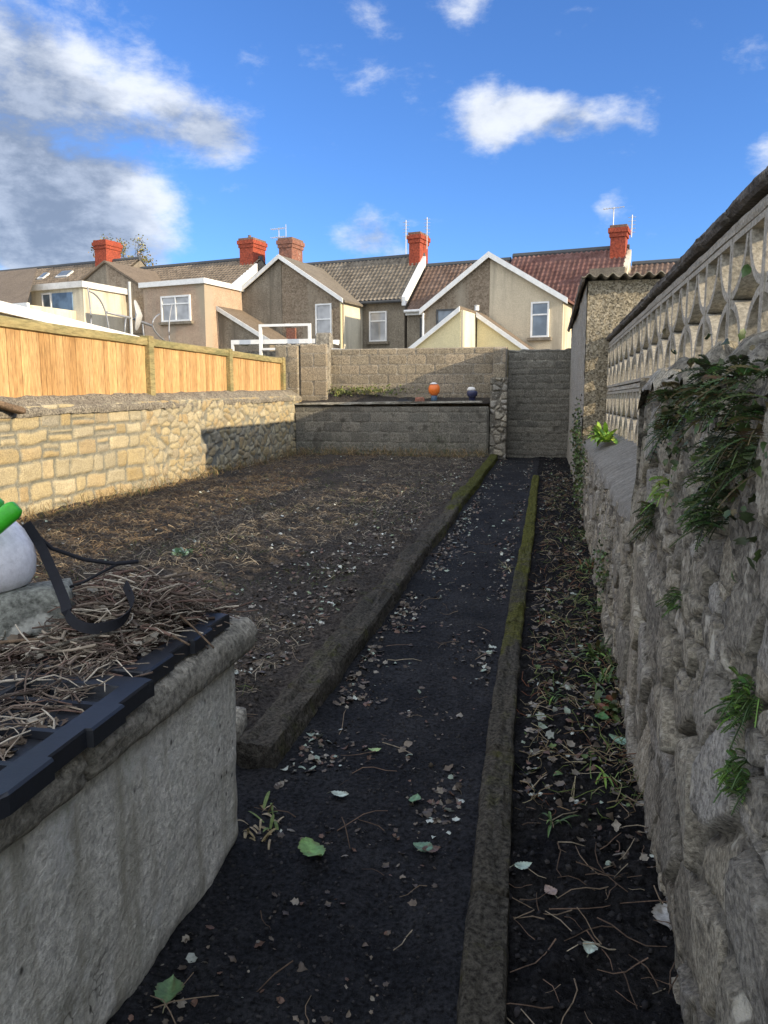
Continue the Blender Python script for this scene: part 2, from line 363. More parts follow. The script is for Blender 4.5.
def relief_rubble(U, Vv, cu, cv, joint, amp, warp, wscale, seed, tilt=1.1):
    """flat angular stones nearly flush with smeared mortar, thin dark gaps here and there"""
    U2 = (U+warp*fbm(U*wscale, Vv*wscale, seed, 3)+.012*fbm(U*16, Vv*16, seed+9, 3))/cu; V2 = (Vv+warp*fbm(U*wscale, Vv*wscale, seed+50, 3)+.012*fbm(U*16, Vv*16, seed+19, 3))/cv
    iu, iv = np.floor(U2), np.floor(V2)
    cand = []
    for a in (-1, 0, 1):
        for b in (-1, 0, 1):
            x = iu+a; y = iv+b
            sx = x+.5+(_h(x, y, seed)-.5)*.95; sy = y+.5+(_h(x, y, seed+1)-.5)*.95
            cand.append((np.hypot(U2-sx, V2-sy), _h(x, y, seed+2), U2-sx, V2-sy))
    D = np.stack([c[0] for c in cand]); o = np.argsort(D, 0)[:2]; g = lambda k: np.take_along_axis(np.stack([c[k] for c in cand]), o[:1], 0)[0]
    F = np.take_along_axis(D, o, 0); e = F[1]-F[0]; ID = g(1); DX = g(2); DY = g(3)
    a = np.mod(ID*17.3, 1); t = np.mod(ID*41.7, 1); tx = np.mod(ID*7.7, 1)-.5; ty = np.mod(ID*23.1, 1)-.5
    k = sstep(joint*.35, joint*1.0, e)
    face = amp*(.35+.9*a+tilt*(tx*DX+ty*DY))
    mort = amp*.42+amp*.8*fbm(U*7, Vv*7, seed+30, 4); gap = sstep(-.12, .12, fbm(U*3.1, Vv*3.3, seed+33, 3))
    mort = mort-gap*.055
    h = np.maximum(face*k+mort*(1-k), np.where(gap > .5, -1, mort))
    ms = k*(face*k > mort-.002)
    return h, ms, t, (1-k)*gap
def wall_grid(us, vs, P, Nrm, h, skirt=.06):
    """us, vs 1-D coords; P(U,V)->(n,3) base points, Nrm outward normal; h displacement, border pulled back"""
    nu, nv = len(us), len(vs)
    V = P+Nrm*h[:, None]
    V = V.reshape(nu, nv, 3).copy()
    # skirt: duplicate border ring pulled inwards
    back = -np.array(Nrm)*skirt
    B = P.reshape(nu, nv, 3)+back
    V[0, :] = B[0, :]; V[-1, :] = B[-1, :]; V[:, 0] = B[:, 0]; V[:, -1] = B[:, -1]
    return V.reshape(-1, 3)
def flip(f): return f[:, ::-1]

# =================================================================== SETTING
# ground
ys = [-30, 0, 19.4, 19.6, 80, 400, 1500]
V = []; 
for y in ys:
    z = G*max(0, min(y, 19.5))-.12
    for x in (-1200, -60, 60, 1200): V.append((x, y, z))
F = [(i*4+j, i*4+j+1, (i+1)*4+j+1, (i+1)*4+j) for i in range(len(ys)-1) for j in range(3)]
props(mk('ground', V, F, M['grass'], origin=(0, 0, 0)), kind='structure')

def zgar(x, y): return G*y+.085+.03*fbm(x*.9, y*.9, 3, 3)+.035*fbm(x*5, y*5, 5, 3)+.028*fbm(x*16, y*16, 8, 4)
def zpath(x, y): return G*y+.0+.016*fbm(x*3, y*2, 13, 3)+.012*fbm(x*18, y*18, 18, 4)+.02*sstep(.25, .4, np.abs(np.asarray(x)+.6))
def zbor(x, y): return G*y+.02+.03*fbm(x*4, y*4, 23, 3)+.04*fbm(x*15, y*15, 28, 4)
def yspace(y0, y1, k, lo, hi):
    out = [y0]
    while out[-1] < y1: out.append(out[-1]+min(hi, max(lo, k*out[-1])))
    out[-1] = y1; return np.array(out)
def sheet(name, x0, x1, dx, y0, y1, fn, m, k=.0045, lo=.008, hi=.06):
    xs = np.arange(x0, x1+1e-6, dx); yy = yspace(y0, y1, k, lo, hi)
    X, Y = np.meshgrid(xs, yy, indexing='ij'); X = X.ravel(); Y = Y.ravel()
    Z = fn(X, Y)
    props(mk(name, np.stack([X, Y, Z], 1), grid_faces(len(xs), len(yy)), m, origin=(0, 0, 0), smooth=True), kind='structure')
sheet('garden_soil', -6.1, -1.08, .022, 2.9, 17.4, zgar, M['soil'])
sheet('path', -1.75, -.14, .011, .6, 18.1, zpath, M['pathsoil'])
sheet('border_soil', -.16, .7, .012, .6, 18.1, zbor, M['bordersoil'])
sheet('side_soil', -6.1, -1.7, .05, -1, 2.95, zgar, M['soil'], lo=.04)

# ---------------- kerbs
def kerb_line(name, y0, y1, w, h, xf, zt, m, label, seed, joints, noise_=.009, n=500, mossy=6.):
    sag = lambda u: np.array([xf(y0+u*(y1-y0)), 0, 0])
    V, f = rough_beam((0, y0, zt+G*y0-h/2), (0, y1, zt+G*y1-h/2), w, h, .031, n, 44, noise_, 10, seed, joints, sag)
    V = np.array(V); mo = np.clip((V[:, 1]-mossy+1.2)/5, 0, 1)*.75+.35*sstep(.0, .3, fbm(V[:, 1]*2.2, V[:, 0]*9, seed+40, 3))
    hs = np.floor(V[:, 1]/.92); tn_ = _h(hs, hs*0, seed)
    o = mk(name, V, f, m, smooth=False, tone=np.stack([tn_, np.ones(len(V)), mo], 1)); props(o, label, 'kerb'); return o
kerb_line('garden_kerb', 2.72, 17.2, .17, .27, lambda y: -1.10-.01*max(0, (y-5))/4+.008*math.sin(y*1.7), .125, M['kerb'],
          'thick weathered concrete kerb with moss holding back the garden soil left of the path', 5, [.62+.92*i for i in range(16)], .011, 900, 8.)
kerb_line('path_edging', .7, 13.75, .115, .2, lambda y: -.162+.045*max(0, min(1, (3.3-y)/1.6))+.006*math.sin(y*.9), .058, M['kerb2'],
          'low narrow mossy concrete edging between the path and the dark border by the right wall', 9, [.5+.9*i for i in range(15)], .006, 1000, 4.2)
# short return of the garden kerb towards the tank
V, f = rough_beam((-1.22, 2.9, .055), (-1.9, 2.86, .055), .16, .23, .03, 50, 20, .012, 10, 31)
props(mk('kerb_return', V, f, M['tanklip'], smooth=True), 'short dark concrete kerb piece running behind the tank at the near end of the garden', 'kerb')

# ---------------- left stone wall
def left_wall():
    t = thing('stone_wall', (-6.1, 7, 0), 'long honey coloured rubble limestone wall with pale pointing below the timber fence', 'wall')
    y0, y1 = 1.0, 17.75
    x_at = lambda y: -5.93+.019*(y-8)
    us = np.arange(0, y1-y0, .026); vs = np.arange(0, 1.62, .02)
    U, Vv = np.meshgrid(us, vs, indexing='ij'); U = U.ravel(); Vv = Vv.ravel()
    rects = rect_layout(y1-y0, 1.62, (.15, .28), (.22, .55), 4, .22)
    h, mk_, tn = relief_rect(U, Vv, rects, .017, .024, .022, .05, 2.6, 4)
    h2, m2, t2 = relief_voronoi(U, Vv, .3, .2, .07, .034, .06, 3.5, 14)
    b = sstep(4.6, 5.2, U+.4*fbm(U, Vv*2, 66, 2)-4.6+0)*0+sstep(9.2, 10.0, U)
    h = h*(1-b)+h2*b; ms = mk_*(1-b)+m2*b; tn = np.where(b > .5, t2, tn)
    h = h+.012*fbm(U*9, Vv*9, 40, 3)+.03*fbm(U*.8, Vv*1.2, 41, 2)
    Y = y0+U; top = 1.40+.0185*(Y-7.3)
    Z = (Vv/1.6)*(top+.05)-.02
    base = np.stack([x_at(Y)+.0*Z, Y, Z], 1)
    moss = np.clip(.55-Vv*1.1, 0, 1)*.8+.1*b
    W = wall_grid(us, vs, base, np.array([1., 0, 0]), h)
    mk('wall_face', W, grid_faces(len(us), len(vs)), M['rubblewarm'], t, tone=np.stack([tn, ms, moss], 1))
    mb = MB(); mb.prism([(x_at(y0)-.45, y0, -.05), (x_at(y0)-.05, y0, -.05), (x_at(y0)-.05, y0, 1.27), (x_at(y0)-.45, y0, 1.27)], (0, 0, 0))
    mb = MB(); A = [(x_at(y0)-.45, y0), (x_at(y0)-.045, y0), (x_at(y1)-.045, y1), (x_at(y1)-.45, y1)]
    zt = [1.26, 1.26, 1.59, 1.59]
    mb.add([(x, y, -.05) for x, y in A]+[(x, y, z) for (x, y), z in zip(A, zt)], [(3,2,1,0),(4,5,6,7),(0,1,5,4),(1,2,6,5),(2,3,7,6),(3,0,4,7)])
    mb.build('wall_core', M['copingleft'], t)
    # sloping mortar coping
    us = np.arange(0, y1-y0, .03); n = 14
    prof = [(.035, -.05), (.045, 0), (.03, .02), (-.02, .05), (-.07, .085), (-.12, .115), (-.17, .14), (-.22, .15), (-.30, .155), (-.4, .15), (-.45, .13), (-.46, -.02)]
    V = []
    for u in us:
        y = y0+u; z = 1.36+.0185*(y-7.3)
        for j, (px, pz) in enumerate(prof):
            n1 = float(fbm(u*4, j*.5, 71, 3)); n2 = float(fbm(u*14, j*1.3, 75, 2)); jag = float(vn(u*2.3, 0, 77))
            V.append((x_at(y)+px+.02*n1+.008*n2+(.03*jag if j < 4 else 0), y, z+pz*1.2+.025*n1+.010*n2))
    mk('coping', V, grid_faces(len(us), len(prof)), M['copingleft'], t)
left_wall()

# ---------------- right low stone wall
def right_wall():
    t = thing('rubble_wall', (.6, 5, 0), 'battered grey rubble stone wall with open dark joints along the right side of the path', 'wall')
    ystep = 3.72
    # high near part
    us = yspace(.5, 11.3, .0042, .007, .03); vs = np.arange(0, 1.001, .0085)
    U, V0 = np.meshgrid(us, vs, indexing='ij'); U = U.ravel(); V0 = V0.ravel()
    s = sstep(ystep-.03, ystep+.03, U)
    topn = 1.60+.03*vn(U*3, 0, 88)+.02*vn(U*12, 0, 89); topf = .93+.03*vn(U*4, 0, 90)
    top = topn*(1-s)+topf*s
    Z = G*U-.06+(top+.06-G*U)*V0
    h, ms, tn, gp = relief_rubble(U, Z, .28, .22, .17, .038, .05, 3, 21)
    hb, mb_, tb, gb = relief_rubble(U, Z, .13, .09, .2, .020, .03, 6, 27)
    pick = sstep(.10, .13, fbm(U*1.3, Z*2.2, 95, 2)); h = h*(1-pick)+hb*pick; ms = ms*(1-pick)+mb_*pick; tn = np.where(pick > .5, tb, tn)
    h = h+.005*fbm(U*16, Z*12, 45, 5)+.016*fbm(U*1.3, Z*1.7, 46, 2)
    X = .40+.012*(U-2)*.9+.05*(1-Z/1.6)*0+.06*(Z/1.6)-.02
    base = np.stack([X, U, Z], 1)
    moss = np.clip(.25-.6*np.abs(Z-.1), 0, 1)+.35*sstep(.0, .35, fbm(U*.9, Z*1.3, 99, 3))
    W = wall_grid(us, vs, base, np.array([-1., 0, 0]), h, .05)
    mk('wall_face', W, flip(grid_faces(len(us), len(vs))), M['rubblegrey'], t, tone=np.stack([tn, ms, moss], 1))
    mb = MB(); mb.box((.47, -.4, -.1), (1.02, ystep-.02, 1.50)); mb.box((.53, ystep-.015, -.1), (1.0, 11.2, .98))
    mb.build('wall_core', M['rubblegrey'], t)
    # sloping smooth mortar ledge
    us = np.arange(ystep, 11.2, .03); prof = [(.385, .88), (.40, .945), (.45, .975), (.52, 1.01), (.6, 1.05), (.68, 1.09), (.76, 1.125), (.8, 1.13)]
    V = []
    for u in us:
        for j, (px, pz) in enumerate(prof):
            n1 = float(fbm(u*3, j*.5, 171, 3)); n2 = float(fbm(u*9, j*2.3, 175, 3))
            V.append((px+.012*(u-2)*.9*(1-j/8)+.02*n1*(j < 6)+.02*n2*(j < 2), u, pz+.012*n1+.008*n2))
    mk('ledge', V, flip(grid_faces(len(us), len(prof))), M['copingmortar'], t)
    # top of near high part: stones and mortar, rounded
    us = np.arange(.4, ystep+.05, .02); xs = np.linspace(.40, 1.0, 30)
    U, X = np.meshgrid(us, xs, indexing='ij'); U = U.ravel(); X = X.ravel()
    h, ms, tn = relief_voronoi(U, X, .28, .2, .08, .05, .08, 4, 121)
    Z = 1.57+.03*vn(U*3, 0, 88)+h+.03*fbm(U*8, X*8, 122, 4)+.05*np.sin(np.clip((X-.4)/.6, 0, 1)*np.pi)-.10*sstep(ystep-.15, ystep+.05, U)-.05*sstep(.47, .40, X)
    mk('wall_top', np.stack([X, U, Z], 1), flip(grid_faces(len(us), len(xs))), M['rubblegrey'], t, tone=np.stack([tn, ms, .3+0*tn], 1))
    # rough end of the high part
    zs = np.linspace(.9, 1.6, 50); xs = np.linspace(.41, 1.0, 40)
    X, Z = np.meshgrid(xs, zs, indexing='ij'); X = X.ravel(); Z = Z.ravel()
    h, ms, tn = relief_voronoi(X, Z, .2, .15, .08, .03, .05, 5, 131)
    mk('wall_end', np.stack([X, ystep+.0+h, Z], 1), grid_faces(40, 50), M['rubblegrey'], t, tone=np.stack([tn, ms, .2+0*tn], 1))
right_wall()

# ---------------- screen block wall
def screen_wall():
    t = thing('screen_block_wall', (.83, 7, 1.1), 'pierced concrete screen block wall with curved lattice openings standing on the right stone wall', 'wall')
    mb = MB(); bw, dep = .54, .19; x0 = .755; y0 = 10.7-.54*22
    rows = [(1.07, 1.60), (1.66, 2.19)]
    for r, (z0, z1) in enumerate(rows):
        for i in range(5, 22):
            ya, yb = y0+i*bw, y0+(i+1)*bw; yc, zc = (ya+yb)/2, (z0+z1)/2
            e = .0015*((i+r) % 2)
            # frame: two uprights, head and foot (butted)
            mb.box((x0+e, ya+.001, z0), (x0+dep-e, ya+.028, z1)); mb.box((x0+e, yb-.028, z0), (x0+dep-e, yb-.001, z1))
            mb.box((x0+e, ya+.028, z0), (x0+dep-e, yb-.028, z0+.026)); mb.box((x0+e, ya+.028, z1-.026), (x0+dep-e, yb-.028, z1))
            # four quarter arcs centred on the corners
            for q, (cy, cz, sy, sz) in enumerate(((ya, z0, 1, 1), (yb, z0, -1, 1), (ya, z1, 1, -1), (yb, z1, -1, -1))):
                K = 9; d = .003+.0012*q; pts = []
                for k in range(K+1):
                    a = math.pi/2*(.04+.92*k/K)
                    for rr in (.236, .272):
                        pts.append((cy+sy*rr*math.cos(a)*bw/.56, cz+sz*rr*math.sin(a)*.985))
                vs = []
                for (yy, zz) in pts: vs.append((x0+d, yy, zz)); vs.append((x0+dep-d, yy, zz))
                fs = []
                for k in range(K):
                    a0 = k*4; b0 = (k+1)*4
                    fs += [(a0, a0+2, b0+2, b0), (a0+1, b0+1, b0+3, a0+3), (a0, b0, b0+1, a0+1), (a0+2, a0+3, b0+3, b0+2)]
                fs += [(0, 1, 3, 2), (K*4, K*4+2, K*4+3, K*4+1)]
                mb.add(vs, fs)
    mb.build('lattice', M['screen'], t)
    MB().box((x0+.01, -1.1, 1.0), (x0+dep-.01, y0+5*bw-.002, 2.19)).build('sun_block_panel', M['screen'], t)  # unseen solid stretch, added to keep direct sun off the bottle
    V, f = rough_beam((x0+dep/2, -1.1, 1.63), (x0+dep/2, 10.7, 1.63), dep-.014, .058, .02, 300, 16, .003, 8, 71, endround=0)
    mk('mortar_bed', V, f, M['screen'], t, smooth=False)
    V, f = rough_beam((x0+dep/2, -1.1, 2.225), (x0+dep/2, 10.7, 2.225), dep-.008, .066, .02, 300, 16, .002, 8, 72, endround=0)
    mk('top_bed', V, f, M['screen'], t)
    V, f = rough_beam((x0+dep/2, -1.1, 2.295), (x0+dep/2, 10.7, 2.295), dep+.06, .07, .02, 700, 20, .0025, 9, 73, [.6*i for i in range(1, 21)], endround=0)
    mk('coping', V, f, M['screencope'], t)
    V, f = rough_beam((x0+dep/2, 3.6, 1.035), (x0+dep/2, 10.7, 1.035), dep+.0, .08, .02, 100, 16, .003, 8, 74, endround=0)
    mk('foot', V, f, M['screen'], t)
screen_wall()

# ---------------- rough rendered outhouse
def shed():
    t = thing('outhouse', (1.6, 11.3, 0), 'tall pebble rendered outhouse with wavy cement sheet roof at the end of the screen wall', 'shed')
    X0 = lambda y: .46-.0*(y-11.2)
    us = np.arange(.5, 4.2, .02); vs = np.arange(.6, 3.06, .02)
    U, Vv = np.meshgrid(us, vs, indexing='ij'); U = U.ravel(); Vv = Vv.ravel()
    h = .012*fbm(U*24, Vv*24, 61, 2)+.03*fbm(U*2, Vv*2, 62, 2)
    mk('front_wall', np.stack([U-.03, 10.72-h, Vv], 1), grid_faces(len(us), len(vs)), M['pebble'], t)
    us = np.arange(10.72, 18.3, .03); vs = np.arange(-.05, 3.08, .03)
    U, Vv = np.meshgrid(us, vs, indexing='ij'); U = U.ravel(); Vv = Vv.ravel()
    h = .012*fbm(U*14, Vv*14, 63, 3)+.03*fbm(U*1, Vv*1, 64, 2)
    mk('side_wall', np.stack([.458-h+.002*(U-10.7), U, Vv], 1), flip(grid_faces(len(us), len(vs))), M['shedside'], t)
    MB().box((.5, 10.76, -.1), (4.2, 18.3, 3.02)).build('wall_core', M['shedside'], t)
    # corrugated sheets, ribs run along the path, a little fall to the front
    xs = np.arange(.38, 4.4, .012); V = []
    for j, y in enumerate(np.linspace(10.56, 18.4, 9)):
        for x in xs: V.append((x, y, 3.09+.024*math.sin(x*2*math.pi/.146)+.012*float(vn(x*4, 0, 5))*(1 if j == 0 else .3)))
    n = len(xs); nn = len(V)
    V += [(x, y, z-.012) for x, y, z in V]
    F = []
    for j in range(8):
        for i in range(n-1):
            a = j*n+i; F.append((a, a+1, a+n+1, a+n)); F.append((a+nn, a+n+nn, a+n+1+nn, a+1+nn))
    for i in range(n-1): F.append((i, i+nn, i+1+nn, i+1))
    for j in range(8): F.append((j*n, (j+1)*n, (j+1)*n+nn, j*n+nn))
    mk('roof_sheet', V, F, M['asbestos'], t, smooth=True)
    V, f = rough_beam((.40, 10.6, 3.045), (.41, 18.3, 3.055), .05, .09, .01, 60, 12, .006, 8, 65)
    mk('eaves_board', V, f, M['darkwood'], t)
shed()

# ---------------- back walls
def blockface(t, name, x0, x1, y, z0, z1, m, seed, ch=(.222, .228), cw=(.44, .46), amp=.009, joint=.007, warp=.010, grime=0, res=.018, rough_=.006, topjag=0):
    us = np.arange(0, x1-x0+1e-6, res); vs = np.linspace(0, z1-z0, int((z1-z0)/res)+2)
    U, Vv = np.meshgrid(us, vs, indexing='ij'); U = U.ravel(); Vv = Vv.ravel()
    rects = rect_layout(x1-x0, z1-z0, ch, cw, seed, 0, True)
    h, ms, tn = relief_rect(U, Vv, rects, joint, amp, .012, warp, 4, seed, .25)
    h = h+rough_*fbm(U*12, Vv*12, seed+5, 4)+.015*fbm(U, Vv, seed+7, 2)
    zz = z0+Vv*(1+topjag*vn(U*9, 0, seed+3)*sstep(.8, 1, Vv/(z1-z0)))
    base = np.stack([x0+U, np.full_like(U, y), zz], 1)
    W = wall_grid(us, vs, base, np.array([0, -1., 0]), h, .05)
    mo = np.clip(grime-.4*Vv, 0, 1)+.25*sstep(.1, .5, fbm(U*1.5, Vv*1.5, seed+8, 3))
    return mk(name, W, grid_faces(len(us), len(vs)), m, t, tone=np.stack([tn, ms, mo], 1))
t = thing('raised_bed', (-3.4, 17.2, 0), 'damp grey concrete block raised bed across the far end of the garden', 'planter')
blockface(t, 'bed_wall', -5.75, -1.27, 17.22, .1, 1.36, M['blockdark'], 81, amp=.012, grime=.5)
MB().box((-5.75, 17.27, 0), (-1.27, 17.42, 1.35)).build('wall_core', M['blockdark'], t)
xs = np.arange(-5.75, -1.2, .04); ysb = np.arange(17.4, 18.05, .04)
X, Y = np.meshgrid(xs, ysb, indexing='ij'); X = X.ravel(); Y = Y.ravel()
mk('bed_soil', np.stack([X, Y, 1.43+.25*sstep(17.45, 17.95, Y)*(.5+.5*sstep(-3, -5, X))+.04*fbm(X*5, Y*5, 9, 3)], 1), grid_faces(len(xs), len(ysb)), M['soil'], t, smooth=True)
V, f = rough_beam((-5.75, 17.3, 1.405), (-1.42, 17.3, 1.46), .26, .06, .01, 120, 14, .006, 6, 82)
mk('coping', V, f, M['tanklip'], t)
# small end pillar of the bed, rough stones
t = thing('rubble_pier', (-1.05, 17.3, 0), 'rough stone pier capped by a pale block, between raised bed and path', 'pillar')
us = np.arange(0, .38, .014); vs = np.arange(0, 1.9, .014); U, Vv = np.meshgrid(us, vs, indexing='ij'); U = U.ravel(); Vv = Vv.ravel()
h, ms, tn = relief_voronoi(U, Vv, .24, .2, .1, .06, .05, 4, 83); h = h+.02*fbm(U*9, Vv*9, 4, 3)
mk('stone_face', wall_grid(us, vs, np.stack([-1.26+U, np.full_like(U, 17.36), .1+Vv], 1), np.array([0, -1., 0]), h), grid_faces(len(us), len(vs)), M['rubblegrey'], t, tone=np.stack([tn, ms, .2+0*tn], 1))
MB().box((-1.25, 17.4, 0), (-.9, 17.98, 1.98)).build('pier_core', M['blockdark'], t)
blockface(t, 'cap_block', -1.22, -.93, 17.5, 1.98, 2.64, M['block'], 84, (.3, .34), (.4, .5))
MB().box((-1.21, 17.53, 1.98), (-.94, 17.97, 2.635)).build('cap_core', M['block'], t)

t = thing('boundary_wall', (-3, 18, 0), 'pale brown concrete block wall behind the raised bed with a slanting shadow across it', 'wall')
blockface(t, 'wall_face', -5.3, -.93, 18.02, 1.2, 2.70, M['block'], 85)
MB().box((-5.3, 18.06, 0), (-.93, 18.25, 2.69)).build('wall_core', M['block'], t)
t = thing('path_end_wall', (-.2, 18, 0), 'dark narrow block wall closing the far end of the path, coarse rough courses', 'wall')
blockface(t, 'wall_face', -.92, .52, 18.04, .05, 2.63, M['blockdark'], 86, (.13, .2), (.4, .7), .013, .010, .02, .3, rough_=.012, topjag=.02)
MB().box((-.92, 18.09, 0), (.6, 18.28, 2.62)).build('wall_core', M['blockdark'], t)
t = thing('block_pier', (-5.7, 17.7, 0), 'sunlit square block pier with a jagged top at the end of the timber fence', 'pillar')
blockface(t, 'pier_front', -5.74, -5.07, 17.62, 1.3, 2.80, M['block'], 87, (.30, .36), (.64, .68), topjag=.03)
blockface(t, 'pier_left', -6.33, -5.745, 17.55, 1.45, 2.77, M['block'], 88, (.30, .36), (.58, .62), topjag=.03)
MB().box((-6.33, 17.67, 0), (-5.09, 18.1, 2.74)).build('pier_core', M['block'], t)
for i in range(9):
    x = -6.25+i*.14
    mb = MB(); 
mb = MB()
for i in range(11):
    x = -6.28+i*.115; h_ = random.uniform(.03, .09)
    mb.prism([(x-.05, 17.66, 2.75), (x+.05, 17.66, 2.75), (x+.02, 17.66, 2.75+h_), (x-.02, 17.66, 2.76+h_)], (0, .2, 0))
mb.build('broken_top', M['block'], t)

# ---------------- timber fence
def fence():
    t = thing('timber_fence', (-6.1, 9, 1.5), 'new orange brown closeboard timber fence standing on top of the left stone wall', 'fence')
    X = -6.12; posts = [1.9, 5.0, 8.05-.0, 11.15, 14.25, 17.32]; posts = [1.85, 4.95, 8.05, 11.15, 14.25, 17.35]
    posts = [4.95, 11.15, 14.25, 17.35]
    top = lambda y: 2.38+.002*(y-7)
    for y in posts:
        z1 = 2.44+(.04 if y > 11 else 0)
        MB().box((X-.06, y-.075, 1.2), (X+.10, y+.075, z1)).build('post', M['fencerail'], t, bevel=.006)
    segs = [(1.0, 4.89), (5.01, 11.09), (11.21, 14.19), (14.31, 17.29)]
    rnd = random.Random(3)
    for (a, b) in segs:
        mb = MB(); y = a
        while y < b-.02:
            w = min(rnd.choice([.10, .12, .125, .14]), b-y)
            dx = rnd.uniform(-.004, .004); mb.box((X+dx, y+.002, 1.38+.0185*(y-7)+rnd.uniform(0, .01)), (X+.02+dx, y+w-.003, top(y)-.05), tone=(rnd.random(),)*3)
            mb.v = mb.v
            y += w
        mb.build('board_panel', M['fence'], t, tone=True)
        V, f = rough_beam((X+.028, a, top(a)-.0), (X+.028, b, top(b)-.0), .09, .125, .01, 30, 12, .003, 5, int(a*10), endround=0)
        mk('top_rail', V, f, M['fencerail'], t)
fm = M['fence']; N, L = nodes(fm)
at = N.new('ShaderNodeAttribute'); at.attribute_name = 'tone'; b = N['Principled BSDF']
src = b.inputs['Base Color'].links[0].from_socket
rr = ramp(N, [(0, (.80, .74, .66)), (.5, (1, 1, 1)), (1, (1.12, 1.1, 1.06))]); L.new(at.outputs['Fac'], rr.inputs[0])
L.new(mixc(N, L, 1.0, src, rr.outputs[0], 'MULTIPLY'), b.inputs['Base Color'])
fence()

# ---------------- concrete tank
def tank():
    t = thing('concrete_tank', (-1.7, 1.2, 0), 'waist high cracked grey rendered concrete tank with a rounded lip in the left foreground', 'tank')
    us = np.arange(-.6, 2.235, .012); vs = np.linspace(-.06, .70, 64)
    U, Vv = np.meshgrid(us, vs, indexing='ij'); U = U.ravel(); Vv = Vv.ravel()
    h = .010*fbm(U*5, Vv*5, 61, 4)+.004*fbm(U*30, Vv*22, 62, 3)-.10*sstep(.10, -.06, Vv)*(.45+.8*vn(U*5, 0, 5))+.012*sstep(1.6, 2.2, U)*0
    V = np.stack([-.955+h, U, Vv], 1).reshape(len(us), len(vs), 3)
    V[-1, :, 0] -= .10; V[-1, :, 1] += .0; V[-2, :, 0] -= .012; V[:, -1, 0] -= .03
    mk('side_face', V.reshape(-1, 3), grid_faces(len(us), len(vs)), M['tank'], t, smooth=True)
    us = np.arange(-2.6, -.975, .03); vs = np.linspace(-.06, .7, 26); U, Vv = np.meshgrid(us, vs, indexing='ij'); U = U.ravel(); Vv = Vv.ravel()
    mk('end_face', np.stack([U, 2.228+.008*fbm(U*5, Vv*5, 65, 3), Vv], 1), flip(grid_faces(len(us), len(vs))), M['tank'], t, smooth=True)
    MB().box((-2.6, -.6, -.1), (-1.08, 2.2, .70)).build('tank_core', M['tank'], t)
    V, f = rough_beam((-.985, -.6, .745), (-.985, 2.32, .745), .15, .115, .05, 260, 22, .0042, 14, 63, [1.96], endround=.03)
    mk('lip', V, f, M['tanklip'], t, smooth=True)
    V, f = rough_beam((-1.06, 2.25, .742), (-2.6, 2.25, .742), .14, .108, .05, 100, 18, .006, 14, 64)
    mk('far_lip', V, f, M['tanklip'], t, smooth=True)
    MB().box((-2.6, -.6, .70), (-1.03, 2.2, .775)).build('lid', M['tanklip'], t)
tank()

# ---------------- black plastic trays
def tray(y0, y1, x0, x1, z, label, seed, rot=0):
    c = ((x0+x1)/2, (y0+y1)/2, z); t = thing('plastic_tray', c, label, 'tray', 'black plastic trays on the tank')
    rnd = random.Random(seed); out = []
    def side(p, q, n, inn):
        # points along an edge with stepped notches pulled inwards along inn
        r = []
        for i in range(n):
            s = i/n; k = .014 if (i % 4) in (2, 3) else 0
            for ds in (0.02, .98):
                uu = (i+ds)/n
                r.append((p[0]+(q[0]-p[0])*uu+inn[0]*k, p[1]+(q[1]-p[1])*uu+inn[1]*k))
        return r
    cr = .03
    P = []
    P += side((x1, y0+cr), (x1, y1-cr), 8, (-1, 0)); P += [(x1-cr*.3, y1-cr*.3)]
    P += side((x1-cr, y1), (x0+cr, y1), 4, (0, -1)); P += [(x0+cr*.3, y1-cr*.3)]
    P += side((x0, y1-cr), (x0, y0+cr), 8, (1, 0)); P += [(x0+cr*.3, y0+cr*.3)]
    P += side((x0+cr, y0), (x1-cr, y0), 4, (0, 1)); P += [(x1-cr*.3, y0+cr*.3)]
    cx, cy = c[0], c[1]; fl = .065
    def inset(p, d):
        return (min(max(p[0], x0+d), x1-d), min(max(p[1], y0+d), y1-d))
    n = len(P)
    rings = [[(x, y, z) for x, y in P], [(x, y, z+.036) for x, y in P], [(*inset((cx+(x-cx)*.985, cy+(y-cy)*.985), .005), z+.041) for x, y in P],
             [(*inset((x, y), fl), z+.041) for x, y in P], [(*inset((x, y), fl+.008), z+.012) for x, y in P]]
    V = [p for r in rings for p in r]
    F = [(k*n+i, k*n+(i+1) % n, (k+1)*n+(i+1) % n, (k+1)*n+i) for k in range(4) for i in range(n)]
    F.append(tuple(4*n+i for i in range(n)))
    mb = MB(); 
    ca, sa = math.cos(rot), math.sin(rot)
    V = [(cx+(x-cx)*ca-(y-cy)*sa, cy+(x-cx)*sa+(y-cy)*ca, zz) for x, y, zz in V]
    mk('tray_body', V, F, M['plastic'], t)
    for i in range(1, 4):
        mb = MB()
        yy = y0+(y1-y0)*i/4; mb.box((x0+fl+.012, yy-.008, z+.013), (x1-fl-.012, yy+.008, z+.03))
        mb.v = [(cx+(x-cx)*ca-(y-cy)*sa, cy+(x-cx)*sa+(y-cy)*ca, zz) for x, y, zz in mb.v]
        mb.build('floor_rib', M['plastic'], t)
tray(1.02, 1.60, -1.24, -.875, .806, 'nearer notched black plastic tray on the tank, its corner jutting over the lip', 1, .03)
tray(1.62, 2.16, -1.27, -.93, .808, 'farther notched black plastic tray half buried under twigs by the tank corner', 2, .0)
tray(.9, 1.55, -1.68, -1.30, .806, 'left notched black plastic tray on the tank, mostly hidden by dry stalks', 3, .02)

